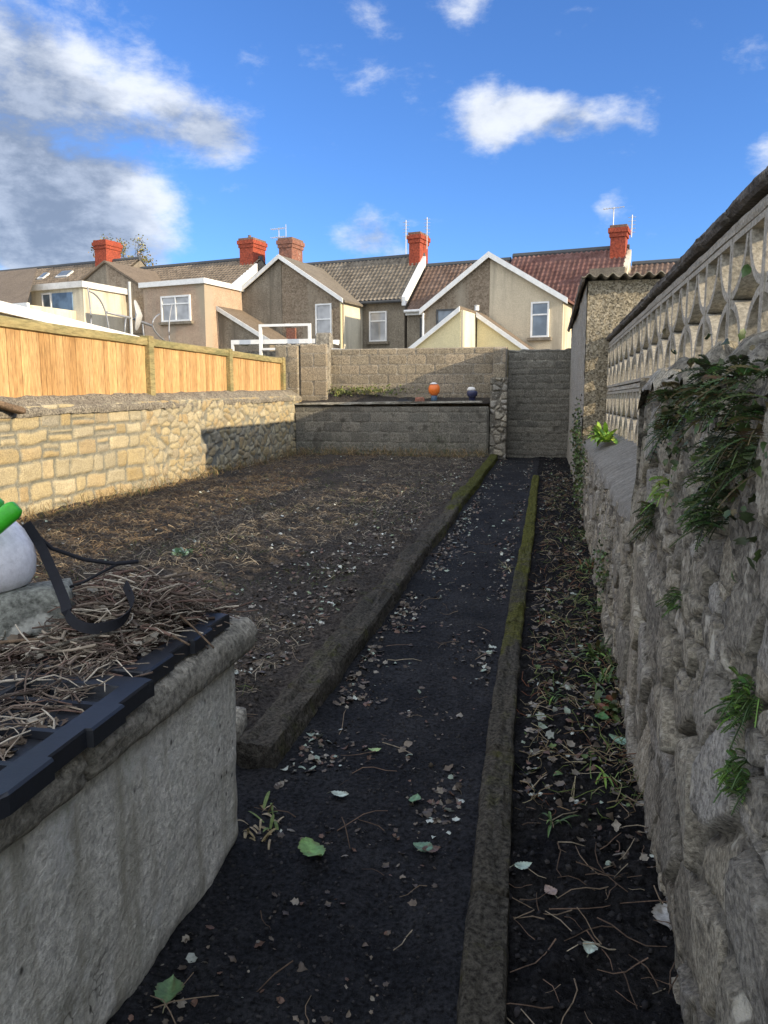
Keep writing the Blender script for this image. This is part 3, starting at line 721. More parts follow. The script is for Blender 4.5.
# ---------------- stone block, bottle, strap
V, f = rough_beam((-1.30, 1.90, .91), (-1.85, 1.58, .91), .19, .155, .02, 60, 24, .006, 14, 91, endround=.01)
props(mk('stone_block', V, f, M['stonelump'], smooth=True), 'rough grey squared stone lying on the tank under the white bottle', 'stone')
t = thing('spray_bottle', (-1.50, 1.80, .985), 'white translucent plastic bottle with bright green handle standing on the grey stone', 'bottle')
c = (-1.50, 1.80, .985)
mb = MB(); mb.lathe([(.085, 0), (.112, .012), (.128, .04), (.132, .08), (.125, .12), (.105, .16), (.08, .19), (.055, .205), (.05, .215)], c, 36)
mb.build('bottle_body', M['milky'], t, smooth=True)
mb = MB(); mb.lathe([(.054, .2), (.06, .205), (.06, .24), (.05, .25), (.03, .255)], c, 28); mb.build('cap', M['green'], t, smooth=True)
V, f = rough_beam((-1.47, 1.68, 1.105), (-1.335, 1.735, 1.228), .034, .05, .04, 30, 16, .0005, 5, 3)
mk('handle', V, f, M['green'], t, smooth=True)
mb = MB(); mb.lathe([(.03, .17), (.034, .18), (.034, .22), (.02, .235)], (c[0]+.03, c[1]-.075, c[2]-.01), 20); mb.build('nozzle', M['green'], t, smooth=True)
def ribbon(pts, w, th, side):
    pts = [Vector(p) for p in pts]
    # catmull-rom
    P = []
    for i in range(len(pts)-1):
        a, b_, c_, d = pts[max(i-1, 0)], pts[i], pts[i+1], pts[min(i+2, len(pts)-1)]
        for k in range(8):
            s = k/8; P.append(.5*((2*b_)+(c_-a)*s+(2*a-5*b_+4*c_-d)*s*s+(3*b_-a-3*c_+d)*s**3))
    P.append(pts[-1]); V = []; F = []
    for i, p in enumerate(P):
        d = (P[min(i+1, len(P)-1)]-P[max(i-1, 0)]).normalized(); s = Vector(side(i/(len(P)-1))).normalized(); s = (s-d*s.dot(d)).normalized(); n = d.cross(s)
        for a, b_ in ((-1, -1), (1, -1), (1, 1), (-1, 1)): V.append(p+s*a*w/2+n*b_*th/2)
    for i in range(len(P)-1):
        for j in range(4): F.append((i*4+j, i*4+(j+1) % 4, i*4+4+(j+1) % 4, i*4+4+j))
    F += [(0, 1, 2, 3), tuple(len(V)-4+j for j in range(4))]
    return V, F
V, f = ribbon([(-1.415, 1.87, 1.16), (-1.375, 1.87, 1.10), (-1.31, 1.83, 1.03), (-1.24, 1.77, .975), (-1.19, 1.72, .94), (-1.12, 1.70, .925), (-1.06, 1.735, .935), (-1.06, 1.80, .965), (-1.12, 1.87, 1.0)], .027, .003,
              lambda s: (.3, .2, 1) if s > .45 else (.9, .4, .3))
mk('strap', V, f, M['strap'], t, smooth=False)
mb = MB(); mb.tube([(-1.41, 1.88, 1.14), (-1.36, 1.9, 1.085), (-1.28, 1.93, 1.05), (-1.2, 1.96, 1.035), (-1.14, 1.98, 1.04)], .006, 8)
mb.tube([(-1.19, 1.965, 1.037), (-1.27, 1.9, .99), (-1.33, 1.86, .97)], .004, 8); mb.build('strap_cord', M['strap'], t, smooth=True)

# =================================================================== HOUSES
O = Vector((-8.027, 37.143, 0)); HY = R(24.6)-R(11.9)
UU = Vector((math.cos(HY), -math.sin(HY), 0)); VVV = Vector((math.sin(HY), math.cos(HY), 0))
def HM(p): return O+UU*p[0]+VVV*p[1]+Vector((0, 0, p[2]))
def hbox(a, b): return MB().box(a, b, HM)
def pantiles(l0, l1, n0, n1, z0, z1, lcut=None):
    """front slope with real tile rolls and course steps"""
    sl = math.hypot(n1-n0, z1-z0); ls = np.arange(l0, l1+1e-6, .0275); ss = []
    c = .29; k = 0
    while k*c < sl: ss += [k*c+.002, min((k+1)*c-.002, sl)]; k += 1
    V = []; T = []
    nn = Vector((0, -(z1-z0), n1-n0)).normalized()
    for l in ls:
        for i, s in enumerate(ss):
            q = float(_h(np.array([math.floor(l/.22+.001)]), np.array([i//2]), 5)[0]); T.append((q, q, q))
            t = s/sl; off = .06*(1 if i % 2 == 0 else .05)+.06*(.5+.5*math.cos(l*2*math.pi/.22))
            V.append(HM((l, n0+(n1-n0)*t+nn.y*off, z0+(z1-z0)*t+nn.z*off)))
    return V, grid_faces(len(ls), len(ss)), T
def window(parent, l0, l1, z0, z1, n, fr, gl, transom=.72, mull=(), sill=True, w=.07, label=None):
    mb = MB()
    d0, d1 = n-.05, n+.05
    mb.box((l0, d0, z0), (l0+w, d1, z1), HM); mb.box((l1-w, d0, z0), (l1, d1, z1), HM)
    mb.box((l0+w, d0, z0), (l1-w, d1, z0+w), HM); mb.box((l0+w, d0, z1-w), (l1-w, d1, z1), HM)
    if transom: zt = z0+(z1-z0)*transom; mb.box((l0+w, d0+.01, zt-.03), (l1-w, d1, zt+.03), HM)
    for q in mull:
        lm = l0+(l1-l0)*q; mb.box((lm-.03, d0+.005, z0+w), (lm+.03, d1-.002, z1-w), HM)
    f = mb.build('window', M[fr], parent)
    if label: f['label'] = label
    hbox((l0+w*.5, n+.0, z0+w*.5), (l1-w*.5, n+.03, z1-w*.5)).build('pane', M[gl], f)
    if sill: hbox((l0-.12, n-.14, z0-.13), (l1+.12, n+.04, z0-.005)).build('sill', M['dashgrey'], f)
    return f
def chimney(parent, l0, l1, n0, n1, z0, z1, m, cap, pots=1, lead=False):
    mb = MB(); mb.box((l0, n0, z0), (l1, n1, z1-.5), HM)
    mb.box((l0-.05, n0-.05, z1-.5), (l1+.05, n1+.05, z1-.32), HM); mb.box((l0-.1, n0-.1, z1-.32), (l1+.1, n1+.1, z1-.12), HM)
    c = mb.build('chimney', m, parent)
    hbox((l0-.04, n0-.04, z1-.12), (l1+.04, n1+.04, z1)).build('chimney_cap', cap, c)
    for i in range(pots):
        p = HM(((l0+l1)/2, n0+(n1-n0)*(.3+.4*i), z1-.01)); MB().lathe([(.1, 0), (.08, .16), (.1, .2), (.07, .2), (.06, .05)], p, 12).build('chimney_pot', M['brickcap'], c)
    # brick courses show as thin raised bands
    return c
def gable_solid(l0, la, l1, n0, n1, zb, ze0, za, ze1):
    mb = MB(); mb.prism([(l0, n0, zb), (l1, n0, zb), (l1, n0, ze1), (la, n0, za), (l0, n0, ze0)], (0, n1-n0, 0), HM); return mb
def slab(l0, z0, l1, z1, n0, n1, th, m, name, parent):
    """sloping roof slab between (l0,z0) and (l1,z1)"""
    mb = MB(); mb.prism([(l0, n0, z0), (l1, n0, z1), (l1, n0, z1+th), (l0, n0, z0+th)], (0, n1-n0, 0), HM); return mb.build(name, m, parent)
def verge(l0, z0, l1, z1, n, w, m, parent, name='verge_board'):
    mb = MB(); mb.prism([(l0, n, z0-w), (l1, n, z1-w), (l1, n, z1), (l0, n, z0)], (0, -.06, 0), HM); return mb.build(name, m, parent)
HG = 'terraced houses behind the garden'
def house(l0, l1, eave, ridge, tile, wallm, label, back=5.0):
    t = thing('terraced_house', HM(((l0+l1)/2, 0, 0)), label, 'house', HG)
    gable = MB(); gable.prism([(l0, 0, 0), (l0, 0, eave), (l0, 2.5, ridge), (l0, back, eave), (l0, back, 0)], (l1-l0, 0, 0), HM)
    gable.v = [tuple(p) for p in gable.v]
    # prism extends along l: redo with HM of both ends
    gable = MB(); poly = [(0, 0), (0, eave-.06), (2.5, ridge-.06), (back, eave-.06), (back, 0)]
    vs = [HM((l0, n, z)) for n, z in poly]+[HM((l1, n, z)) for n, z in poly]
    gable.add(vs, [(0, 1, 2, 3, 4), (9, 8, 7, 6, 5)]+[(i, i+5, (i+1) % 5+5, (i+1) % 5) for i in range(5)])
    gable.build('wall', wallm, t)
    V, f, T_ = pantiles(l0, l1, -.22, 2.5, eave-.2*(ridge-eave)/2.5*.5, ridge)
    rf = mk('roof', V, f, tile, t, tone=T_)
    mb = MB(); vs = [HM((l, n, z)) for l in (l0, l1) for n, z in ((2.5, ridge+.02), (back+.2, eave-.1), (back+.2, eave-.03), (2.5, ridge+.06))]
    mb.add(vs, [(0, 1, 2, 3), (7, 6, 5, 4)]+[(i, i+4, (i+1) % 4+4, (i+1) % 4) for i in range(4)]); mb.build('rear_slope', M['ridge'], rf)
    mb = MB(); mb.tube([HM((l0, 2.5, ridge+.03)), HM((l1, 2.5, ridge+.03))], .14, 8); mb.build('ridge_tiles', M['ridge'], rf)
    return t, rf
def gutter(parent, l0, l1, z, n, m):
    mb = MB(); mb.tube([HM((l0, n, z)), HM((l1, n, z))], .07, 8); return mb.build('gutter', m, parent)
def parapet(parent, l, n1, z0, z1, m):
    mb = MB(); vs = [HM((ll, n, z)) for ll in (l-.08, l+.12) for n, z in ((-.25, z0-.35), (-.25, z0+.06), (n1, z1+.10), (n1, z1-.35))]
    mb.add(vs, [(0, 1, 2, 3), (7, 6, 5, 4)]+[(i, i+4, (i+1) % 4+4, (i+1) % 4) for i in range(4)]); return mb.build('parapet', m, parent)
def aerial(l, n, z, h, kind, label):
    t = thing('tv_aerial', HM((l, n, z)), label, 'aerial', 'television aerials on the chimneys')
    MB().tube([HM((l, n, z)), HM((l, n, z+h))], .025, 6).build('mast', M['palewire'], t)
    mb = MB()
    if kind == 'yagi':
        mb.tube([HM((l-.45, n, z+h-.05)), HM((l+.45, n, z+h-.02))], .015, 5)
        for i in range(8): q = l-.42+i*.12; mb.tube([HM((q, n-.15, z+h-.04)), HM((q, n+.15, z+h-.04))], .01, 4)
    elif kind == 'double':
        for dz in (0, -.45):
            mb.tube([HM((l-.5, n, z+h-.05+dz)), HM((l+.4, n, z+h-.02+dz))], .018, 5)
            for i in range(7): q = l-.45+i*.13; mb.tube([HM((q, n-.18, z+h-.04+dz)), HM((q, n+.18, z+h-.04+dz))], .01, 4)
        mb.tube([HM((l+.45, n, z+h-.5)), HM((l+.45, n, z+h+.15))], .02, 5)
    else:
        for i in range(5): q = z+h-.1-i*.16; mb.tube([HM((l-.16, n, q)), HM((l+.16, n, q))], .012, 4)
    mb.build('elements', M['palewire'], t)

# far-left house
H1, R1 = house(-30, -16.8, 8.0, 9.75, M['tilebrown'], M['dashgrey'], 'leftmost terraced house with skylights in its brown roof and a cream flat roofed wing')
chimney(R1, -19.75, -18.85, 1.9, 3.1, 8.2, 10.95, M['redbrick'], M['redbrick'], 0)
for q, w in ((-21.55, .95), (-23.3, .5)):
    a = []; mb = MB()
    f0, f1 = .95, 1.5
    sl = (9.75-8.0)/2.5; pts = []
    for l, n in ((q-w/2, f0), (q+w/2, f0), (q+w/2, f1), (q-w/2, f1)): pts.append((l, n, 8.0+n*sl+.12))
    mb.prism(pts, (0, -.05, .07), HM); s_ = mb.build('skylight', M['offwhite'], R1)
    pts = [(l+(.07 if l < q else -.07), n+(.05 if n < 1.2 else -.05), z+.02) for l, n, z in pts]
    mb = MB(); mb.prism(pts, (0, -.055, .077), HM); mb.build('pane', M['glass'], s_)
# its gabled stub
MB().v
gable_solid(-17.0, -15.15, -12.6, -2, 2.4, 0, 7.75, 8.72, 7.25).build('gable_wall', M['dashgrey'], H1)
MB().prism([(-15.15, -2.03, 5), (-12.62, -2.03, 5), (-12.62, -2.03, 7.2), (-15.15, -2.03, 8.66)], (0, .05, 0), HM).build('gable_render', M['dashbrown'], H1)
slab(-15.15, 8.74, -12.3, 7.12, -2.15, 2.6, .1, M['tilebrown_plain'], 'wing_roof', H1)
slab(-15.16, 8.74, -17.2, 7.72, -2.15, 2.6, .1, M['tilebrown_plain'], 'wing_roof', H1)
# cream flat-roofed box
hbox((-17.4, -5, 0), (-13.85, -.2, 7.0)).build('wing_wall', M['creampale'], H1)
mb = MB(); mb.box((-17.6, -5.18, 7.0), (-13.7, -.1, 7.3), HM); mb.build('wing_flat_roof', M['offwhite'], H1)
window(H1, -16.6, -15.95, 5.3, 6.85, -5.05, 'white', 'glass', .55, (), False)
hbox((-15.9, -5.06, 5.2), (-14.55, -4.98, 6.82)).build('blue_panel', M['glassblue'], H1)

H2, R2 = house(-16.75, -8.3, 7.4, 9.15, M['tilebrown'], M['dashgrey'], 'terraced house with a pinkish pebbledash flat roofed wing and orange red chimney')
chimney(R2, -9.32, -8.45, 1.9, 3.1, 7.6, 10.2, M['redbrick'], M['brickcap'], 1)
parapet(R2, -8.3, 1.9, 7.4, 8.72, M['white'])
aerial(-7.6, 3.2, 9.4, 1.45, 'double', 'double branched television aerial beside the second orange red chimney')
hbox((-10.05, -5, 0), (-6.5, 1.2, 6.75)).build('wing_wall', M['dashpink'], H2)
mb = MB(); mb.box((-10.2, -5.15, 6.75), (-6.38, 1.3, 6.98), HM); mb.build('wing_flat_roof', M['white'], H2)
window(H2, -8.98, -7.28, 5.12, 6.3, -5.03, 'white', 'glasscurt', .68, (.5,), True, .08)
# lean-to on its side
def leanto():
    mb = MB(); vs = [HM(p) for p in ((-6.49, -4, 3), (-3.7, -4, 3), (-3.7, -4, 4.2), (-6.49, -4, 5.75), (-6.49, 0, 3), (-3.7, 0, 3), (-3.7, 0, 4.2), (-6.49, 0, 5.75))]
    mb.add(vs, [(0, 1, 2, 3), (7, 6, 5, 4), (0, 4, 5, 1), (1, 5, 6, 2), (2, 6, 7, 3), (3, 7, 4, 0)]); mb.build('lean_to_wall', M['dashgrey'], H2)
    mb = MB(); vs = [HM(p) for p in ((-6.48, -4.1, 5.77), (-3.5, -4.1, 4.12), (-3.5, -4.1, 4.2), (-6.48, -4.1, 5.85), (-6.48, .1, 5.77), (-3.5, .1, 4.12), (-3.5, .1, 4.2), (-6.48, .1, 5.85))]
    mb.add(vs, [(0, 1, 2, 3), (7, 6, 5, 4), (0, 4, 5, 1), (1, 5, 6, 2), (2, 6, 7, 3), (3, 7, 4, 0)]); mb.build('lean_to_roof', M['tilebrown_plain'], H2)
    verge(-6.48, 5.84, -3.5, 4.19, -4.12, .2, M['offwhite'], H2)
leanto()

HA, RA = house(-8.15, 1.28, 6.25, 8.58, M['tilegrey'], M['dashgrey'], 'terraced house with grey tiles, one white upstairs window and a brown gabled wing')
chimney(RA, -6.75, -5.95, 1.8, 2.9, 8.0, 9.98, M['brownbrick'], M['brickcap'], 0)
chimney(RA, .70, 1.27, 1.9, 3.0, 7.4, 9.65, M['redbrick'], M['brickcap'], 0)
parapet(RA, 1.32, 2.3, 6.25, 8.45, M['white'])
window(HA, -.55, .38, 4.3, 5.72, -.03, 'white', 'glasscurt', .68)
gutter(HA, -.9, 1.25, 6.12, -.3, M['ridge'])
for q, s in ((.62, 0), (1.36, 1)): pass
aerial(.62, 1.7, 8.6, 1.6, 'comb', 'tall thin aerial mast on the left edge of the middle chimney')
aerial(1.45, 2.4, 8.9, 1.5, 'comb', 'tall thin aerial mast on the right edge of the middle chimney')
# brown gabled wing
gable_solid(-7.3, -4.25, -.95, -2, 2.5, 0, 6.2, 8.18, 6.05).build('gable_wall', M['dashbrown'], HA)
MB().prism([(-7.28, -2.03, 3), (-4.25, -2.03, 3), (-4.25, -2.03, 8.14), (-7.28, -2.03, 6.17)], (0, .06, 0), HM).build('gable_render', M['cream' if False else 'dashgrey'], HA)
hbox((-.955, -1.99, 0), (-.93, -.02, 6.0)).build('side_render', M['creampale'], HA)
slab(-4.25, 8.2, -.75, 5.93, -2.2, 2.4, .1, M['tilegrey_plain'], 'wing_roof', HA)
slab(-4.26, 8.2, -7.4, 6.15, -2.2, 2.4, .1, M['tilegrey_plain'], 'wing_roof', HA)
verge(-4.25, 8.32, -.85, 6.12, -2.2, .2, M['white'], HA); verge(-4.25, 8.32, -7.4, 6.28, -2.2, .2, M['offwhite'], HA)
window(HA, -2.38, -1.53, 3.6, 5.95, -2.04, 'white', 'glasscurt', .7, (), False)
MB().tube([HM((-1.0, -2.1, 3)), HM((-1.0, -2.1, 5.95))], .06, 8).build('downpipe', M['yellowcream'], HA)
hbox((-3.95, -2.14, 3.7), (-3.45, -2.03, 4.9)).build('brick_patch', M['brownbrick'], HA)
for q in (-4.7, -3.9):
    MB().box((q-.12, -2.16, 5.0), (q+.12, -2.03, 5.12), HM).build('vent', M['white'], HA)

HB, RB = house(1.42, 5.7, 5.66, 8.05, M['tilemix'], M['dashgrey'], 'narrow terraced house with brown red tiles between middle chimney and big cream gable')
gutter(HB, 1.4, 3.0, 5.62, -.32, M['white']); hbox((1.42, -.2, 5.45), (3.1, -.01, 5.6)).build('fascia', M['white'], HB)
window(HB, 2.1, 2.75, 3.9, 5.3, -.03, 'ridge', 'glass', .45)
HC, RC = house(5.8, 11.1, 5.7, 8.2, M['tilered'], M['cream'], 'terraced house with red tiled roof and wide gable, half brown pebbledash, half cream')
chimney(RC, 10.35, 11.0, 1.9, 2.6, 6.8, 9.12, M['redbrick'], M['brickcap'], 0)
parapet(RC, 11.1, 2.3, 5.7, 8.0, M['creampale'])
hbox((9.72, .6, 6.3), (11.2, 1.2, 7.12)).build('low_stack', M['dashgrey'], RC)
aerial(10.4, 2.2, 9.1, .85, 'yagi', 'small flat aerial on the rightmost chimney')
aerial(11.2, 2.2, 8.6, .95, 'comb', 'short white aerial mast on the right edge of the rightmost chimney')
gable_solid(3.12, 6.05, 9.15, -2, 2.5, 0, 5.42, 7.5, 5.55).build('gable_wall', M['cream'], HC)
MB().prism([(3.14, -2.03, 2.5), (6.05, -2.03, 2.5), (6.05, -2.03, 7.46), (3.14, -2.03, 5.40)], (0, .06, 0), HM).build('gable_render', M['dashbrown'], HC)
hbox((9.16, -1.98, 0), (9.18, -.02, 5.5)).build('side_render', M['creampale'], HC)
slab(6.05, 7.52, 9.4, 5.46, -2.2, 2.4, .1, M['tilered_plain'], 'wing_roof', HC); slab(6.04, 7.52, 2.95, 5.33, -2.2, 2.4, .1, M['tilemix_plain'], 'wing_roof', HC)
verge(6.05, 7.66, 9.4, 5.6, -2.2, .24, M['white'], HC); verge(6.05, 7.66, 2.95, 5.46, -2.2, .24, M['white'], HC)
MB().tube([HM((3.07, -2.1, 2.5)), HM((3.07, -2.1, 5.3))], .05, 8).build('downpipe', M['white'], HC)
window(HC, 7.87, 8.63, 4.08, 5.52, -2.04, 'white', 'glass', .64)
window(HC, 3.68, 4.6, 4.2, 5.42, -2.04, 'ridge', 'glass', 0, (), False)
MB().lathe([(.06, 0), (.1, .03), (.1, .22), (.12, .25), (.02, .27)], HM((5.55, -2.14, 5.25)), 10).build('vent', M['white'], HC)
# cream lean-tos in front
def tri(parent, l0, z0, la, za, n0, n1, zb, m, mside):
    lo, hi = min(l0, la), max(l0, la)
    mb = MB(); mb.prism([(l0, n0, zb), (la, n0, zb), (la, n0, za-.1), (l0, n0, z0-.1)], (0, n1-n0, 0), HM); mb.build('lean_to_wall', m, parent)
    mb = MB(); mb.prism([(l0, n0-.1, z0-.09), (la, n0-.1, za-.09), (la, n0-.1, za+.03), (l0, n0-.1, z0+.03)], (0, n1-n0+.1, 0), HM); mb.build('lean_to_roof', M['tilebrown_plain'], parent)
    verge(l0, z0+.02, la, za+.02, n0-.11, .2, M['white'], parent)
tri(HC, 3.2, 3.25, 5.82, 5.11, -5, -2.05, 2, M['yellowcream'], None)
tri(HC, 8.9, 3.0, 5.95, 5.05, -3.3, -2.05, 2, M['yellowcream'], None)
hbox((5.83, -4.98, 2), (5.9, -3.31, 5.0)).build('lean_to_side', M['creampale'], HC)
HD, RD = house(11.25, 24, 5.35, 7.45, M['tilemix'], M['creampale'], 'rightmost terraced house, its brown red roof showing above the outhouse')

# brown roof at far left, nearer
t = thing('outbuilding', HM((-19, -7, 0)), 'low outbuilding with a plain brown roof and white fascia at the far left edge', 'building')
mb = MB(); vs = [HM(p) for p in ((-30, -8, 5.95), (-14.3, -8, 5.95), (-14.3, -8, 6.0), (-30, -8, 6.0), (-30, -4, 8.3), (-18.0, -4, 8.3), (-18.0, -4, 8.36), (-30, -4, 8.36))]
mb.add(vs, [(0, 1, 2, 3), (7, 6, 5, 4), (0, 4, 5, 1), (1, 5, 6, 2), (2, 6, 7, 3), (3, 7, 4, 0)]); mb.build('roof', M['tilebrown_plain'], t)
hbox((-30, -7.9, 0), (-14.4, -4.2, 5.9)).build('wall', M['creampale'], t)
hbox((-30, -8.1, 5.72), (-14.2, -7.95, 5.96)).build('fascia', M['white'], t)
window(t, -16.6, -15.6, 4.7, 5.65, -7.93, 'white', 'glass', 0, (.5,), False)

# nearer outbuilding with the long white verge behind the fence
t = thing('garage', (-8.6, 10, 0), 'neighbour garage with a long sloping white verge just behind the timber fence', 'garage')
A = [(-7.5, 6.5, 3.0), (-7.5, 15.9, 2.50)]
mb = MB(); mb.prism([(-7.5, 6.5, 0), (-7.5, 15.9, 0), (-7.5, 15.9, 2.42), (-7.5, 6.5, 2.90)], (-2.6, 0, 0)); mb.build('wall', M['creampale'], t)
mb = MB(); mb.prism([(-7.46, 6.4, 2.93), (-7.46, 15.95, 2.435), (-7.46, 15.95, 2.50), (-7.46, 6.4, 2.985)], (-2.7, 0, 0)); mb.build('roof', M['metal'], t)
mb = MB(); mb.prism([(-7.40, 6.4, 2.86), (-7.40, 16.0, 2.38), (-7.40, 16.0, 2.525), (-7.40, 6.4, 3.01)], (-.055, 0, 0)); mb.build('verge_board', M['white'], t)

# curly metal mast
t = thing('garden_mast', (-9, 15.9, 2.4), 'pale metal mast with a thin dish and curved wire arms behind the fence', 'mast')
MB().tube([(-9, 15.8, 0), (-9, 15.8, 4.05)], .03, 8).build('pole', M['palewire'], t)
mb = MB()
def curve(a, b, c, n=8): a, b, c = Vector(a), Vector(b), Vector(c); return [(a*(1-s)**2+b*2*s*(1-s)+c*s*s) for s in [i/n for i in range(n+1)]]
mb.tube(curve((-9, 14.25, 2.9), (-9, 14.3, 3.3), (-9, 14.2, 3.72)), .016, 6)
mb.tube(curve((-9, 14.25, 3.65), (-9, 14.85, 3.6), (-9, 14.9, 2.9)), .018, 6)
mb.tube(curve((-9, 17.3, 2.9), (-9, 16.3, 3.2), (-9, 17.1, 3.5)), .018, 6)
mb.tube(curve((-9, 17.55, 2.9), (-9, 17.5, 3.4), (-9, 17.75, 3.8)), .016, 6)
mb.tube([(-9, 14.85, 3.3), (-9, 15.8, 3.28), (-9, 16.7, 3.2)], .028, 6)
mb.tube([(-9, 15.5, 2.9), (-9, 15.6, 3.3)], .018, 5); mb.tube([(-9, 16.3, 3.2), (-9, 16.35, 2.8)], .018, 5)
mb.build('wire_arm', M['metal'], t, smooth=True)
mb = MB(); k = 20; vs = [(-8.95, 15.95, 3.4)]+[(-8.85-.1*abs(math.sin(2*math.pi*j/k)), 15.95+-.02+.11*math.cos(2*math.pi*j/k), 3.35+.33*math.sin(2*math.pi*j/k)) for j in range(k)]
vs2 = [(x-.02, y, z) for x, y, z in vs]; n = len(vs)
mb.add(vs+vs2, [(0, 1+j, 1+(j+1) % k) for j in range(k)]+[(n, n+1+(j+1) % k, n+1+j) for j in range(k)]+[(1+j, n+1+j, n+1+(j+1) % k, 1+(j+1) % k) for j in range(k)])
mb.build('dish', M['palewire'], t, smooth=True)

# white framed canopy near the block pier
t = thing('white_canopy', (-7.8, 22, 0), 'white framed canopy with a square end frame behind the block pier', 'canopy')
mb = MB(); X0, X1 = -9.3, -6.3
mb.box((X0, 22, 3.14), (X1, 22.08, 3.27)); mb.box((X0, 23.2, 3.2), (X1, 23.28, 3.32)); mb.box((X0, 22.08, 3.16), (X0+.1, 23.2, 3.25)); mb.box((X1-.1, 22.08, 3.16), (X1, 23.2, 3.25))
mb.box((X0+.001, 22.002, 0), (X0+.08, 22.078, 3.14)); mb.box((X1-.08, 22.002, 0), (X1-.001, 22.078, 3.14))
mb.build('frame', M['white'], t)
mb = MB(); mb.box((-8.34, 21.8, 2.3), (-8.26, 21.88, 3.69)); mb.box((-6.84, 21.8, 2.3), (-6.76, 21.88, 3.69)); mb.box((-8.26, 21.8, 3.62), (-6.84, 21.88, 3.69)); mb.box((-8.26, 21.8, 2.95), (-6.84, 21.88, 3.01))
mb.build('end_frame', M['white'], t)
MB().box((X0+.1, 22.1, 3.21), (X1-.1, 23.19, 3.23)).build('roof_sheet', M['glasscurt'], t)
MB().box((X0, 22.3, 0), (X1+.1, 22.5, 2.95)).build('rear_wall', M['block'], t)
V, f = rough_beam((-6.2, 20.5, 3.05), (-5.75, 20.5, 3.05), .3, .5, .02, 12, 12, .004, 5, 4)
props(mk('block_post_top', V, f, M['block']), 'small pale block sitting behind the pier beside the canopy', 'block')
bpy.data.objects['block_post_top'].location.z += 0
MB().box((-6.15, 20.4, 0), (-5.8, 20.6, 2.82)).build('block_column', M['block'], bpy.data.objects['block_post_top'])
props(MB().prism([(-6.3, 19.0, 2.78), (-4.9, 19.0, 2.70), (-4.9, 19.0, 2.76), (-6.3, 19.0, 2.84)], (0, .6, 0)).build('white_sheet_roof', M['white']), 'thin white roof edge just behind the block wall by the pier', 'roof edge')
MB().box((-6.2, 19.1, 0), (-5.0, 19.5, 2.69)).build('support_wall', M['block'], bpy.data.objects['white_sheet_roof'])

# brown bracket tip and leaning board at the left edge
t = thing('washing_post', (-7.2, 7.9, 0), 'brown wooden arm end of a washing post poking in high at the left edge', 'post')
MB().tube([(-7.0, 7.72, 4.155), (-6.05, 7.93, 4.155)], .045, 8, r1=.035).build('arm', M['oldwood'], t, smooth=True)
MB().tube([(-6.95, 7.73, 0), (-6.95, 7.73, 4.2)], .06, 8).build('pole', M['oldwood'], t)
V, f = rough_beam((-6.05, 6.9, 1.62), (-5.78, 7.72, 1.37), .16, .08, .02, 20, 14, .006, 6, 44)
props(mk('ridge_stone', V, f, M['oldwood'], smooth=True), 'slanting brown coping stone on the left wall at the frame edge', 'stone')

# balls on the raised bed
t = thing('plastic_ball', (-2.5, 17.5, 1.45), 'orange and white plastic ball on the raised bed', 'ball')
zb = 1.61
MB().lathe([(.13*math.sin(math.pi*i/12)+.001, -.15*math.cos(math.pi*i/12)+.0) for i in range(13)], (-2.52, 17.45, zb+.13), 20).build('ball_shell', M['orange'], t, smooth=True)
MB().lathe([(.136*math.sin(math.pi*i/12)+.001, -.156*math.cos(math.pi*i/12)) for i in range(9, 13)], (-2.53, 17.44, zb+.132), 20).build('white_cap', M['white'], t, smooth=True)
MB().lathe([(.06, 0), (.07, .02), (.07, .1), (.05, .13)], (-2.52, 17.45, zb-.13), 16).build('blue_stand', M['bluep'], t, smooth=True)
t = thing('plastic_pot', (-1.66, 17.5, 1.47), 'dark navy pot with a pale rim tipped on the end of the raised bed', 'pot')
MB().lathe([(.06, 0), (.11, .05), (.12, .12), (.10, .16)], (-1.66, 17.42, 1.55), 18).build('pot_body', M['navy'], t, smooth=True)
MB().lathe([(.09, .155), (.10, .18), (.07, .23), (.03, .24)], (-1.68, 17.42, 1.55), 18).build('pale_cap', M['offwhite'], t, smooth=True)
MB().tube([(-1.66, 17.5, 1.45), (-1.66, 17.42, 1.56)], .07, 10).build('foot', M['navy'], t)
props(MB().box((-3.35, 17.3, 1.455), (-3.0, 17.42, 1.50)).box((-3.31, 17.32, 1.50), (-3.1, 17.4, 1.53)).build('metal_bracket', M['plastic'], bevel=.01), 'flat black scrap lying on the raised bed coping, left of the ball', 'scrap')
V, f = rough_beam((-2.93, 17.32, 1.5), (-2.72, 17.33, 1.5), .12, .12, .03, 14, 12, .01, 14, 8)
props(mk('stone_lump', V, f, M['brownbrick'], smooth=True), 'brown stone lump on the raised bed coping beside the ball', 'stone')

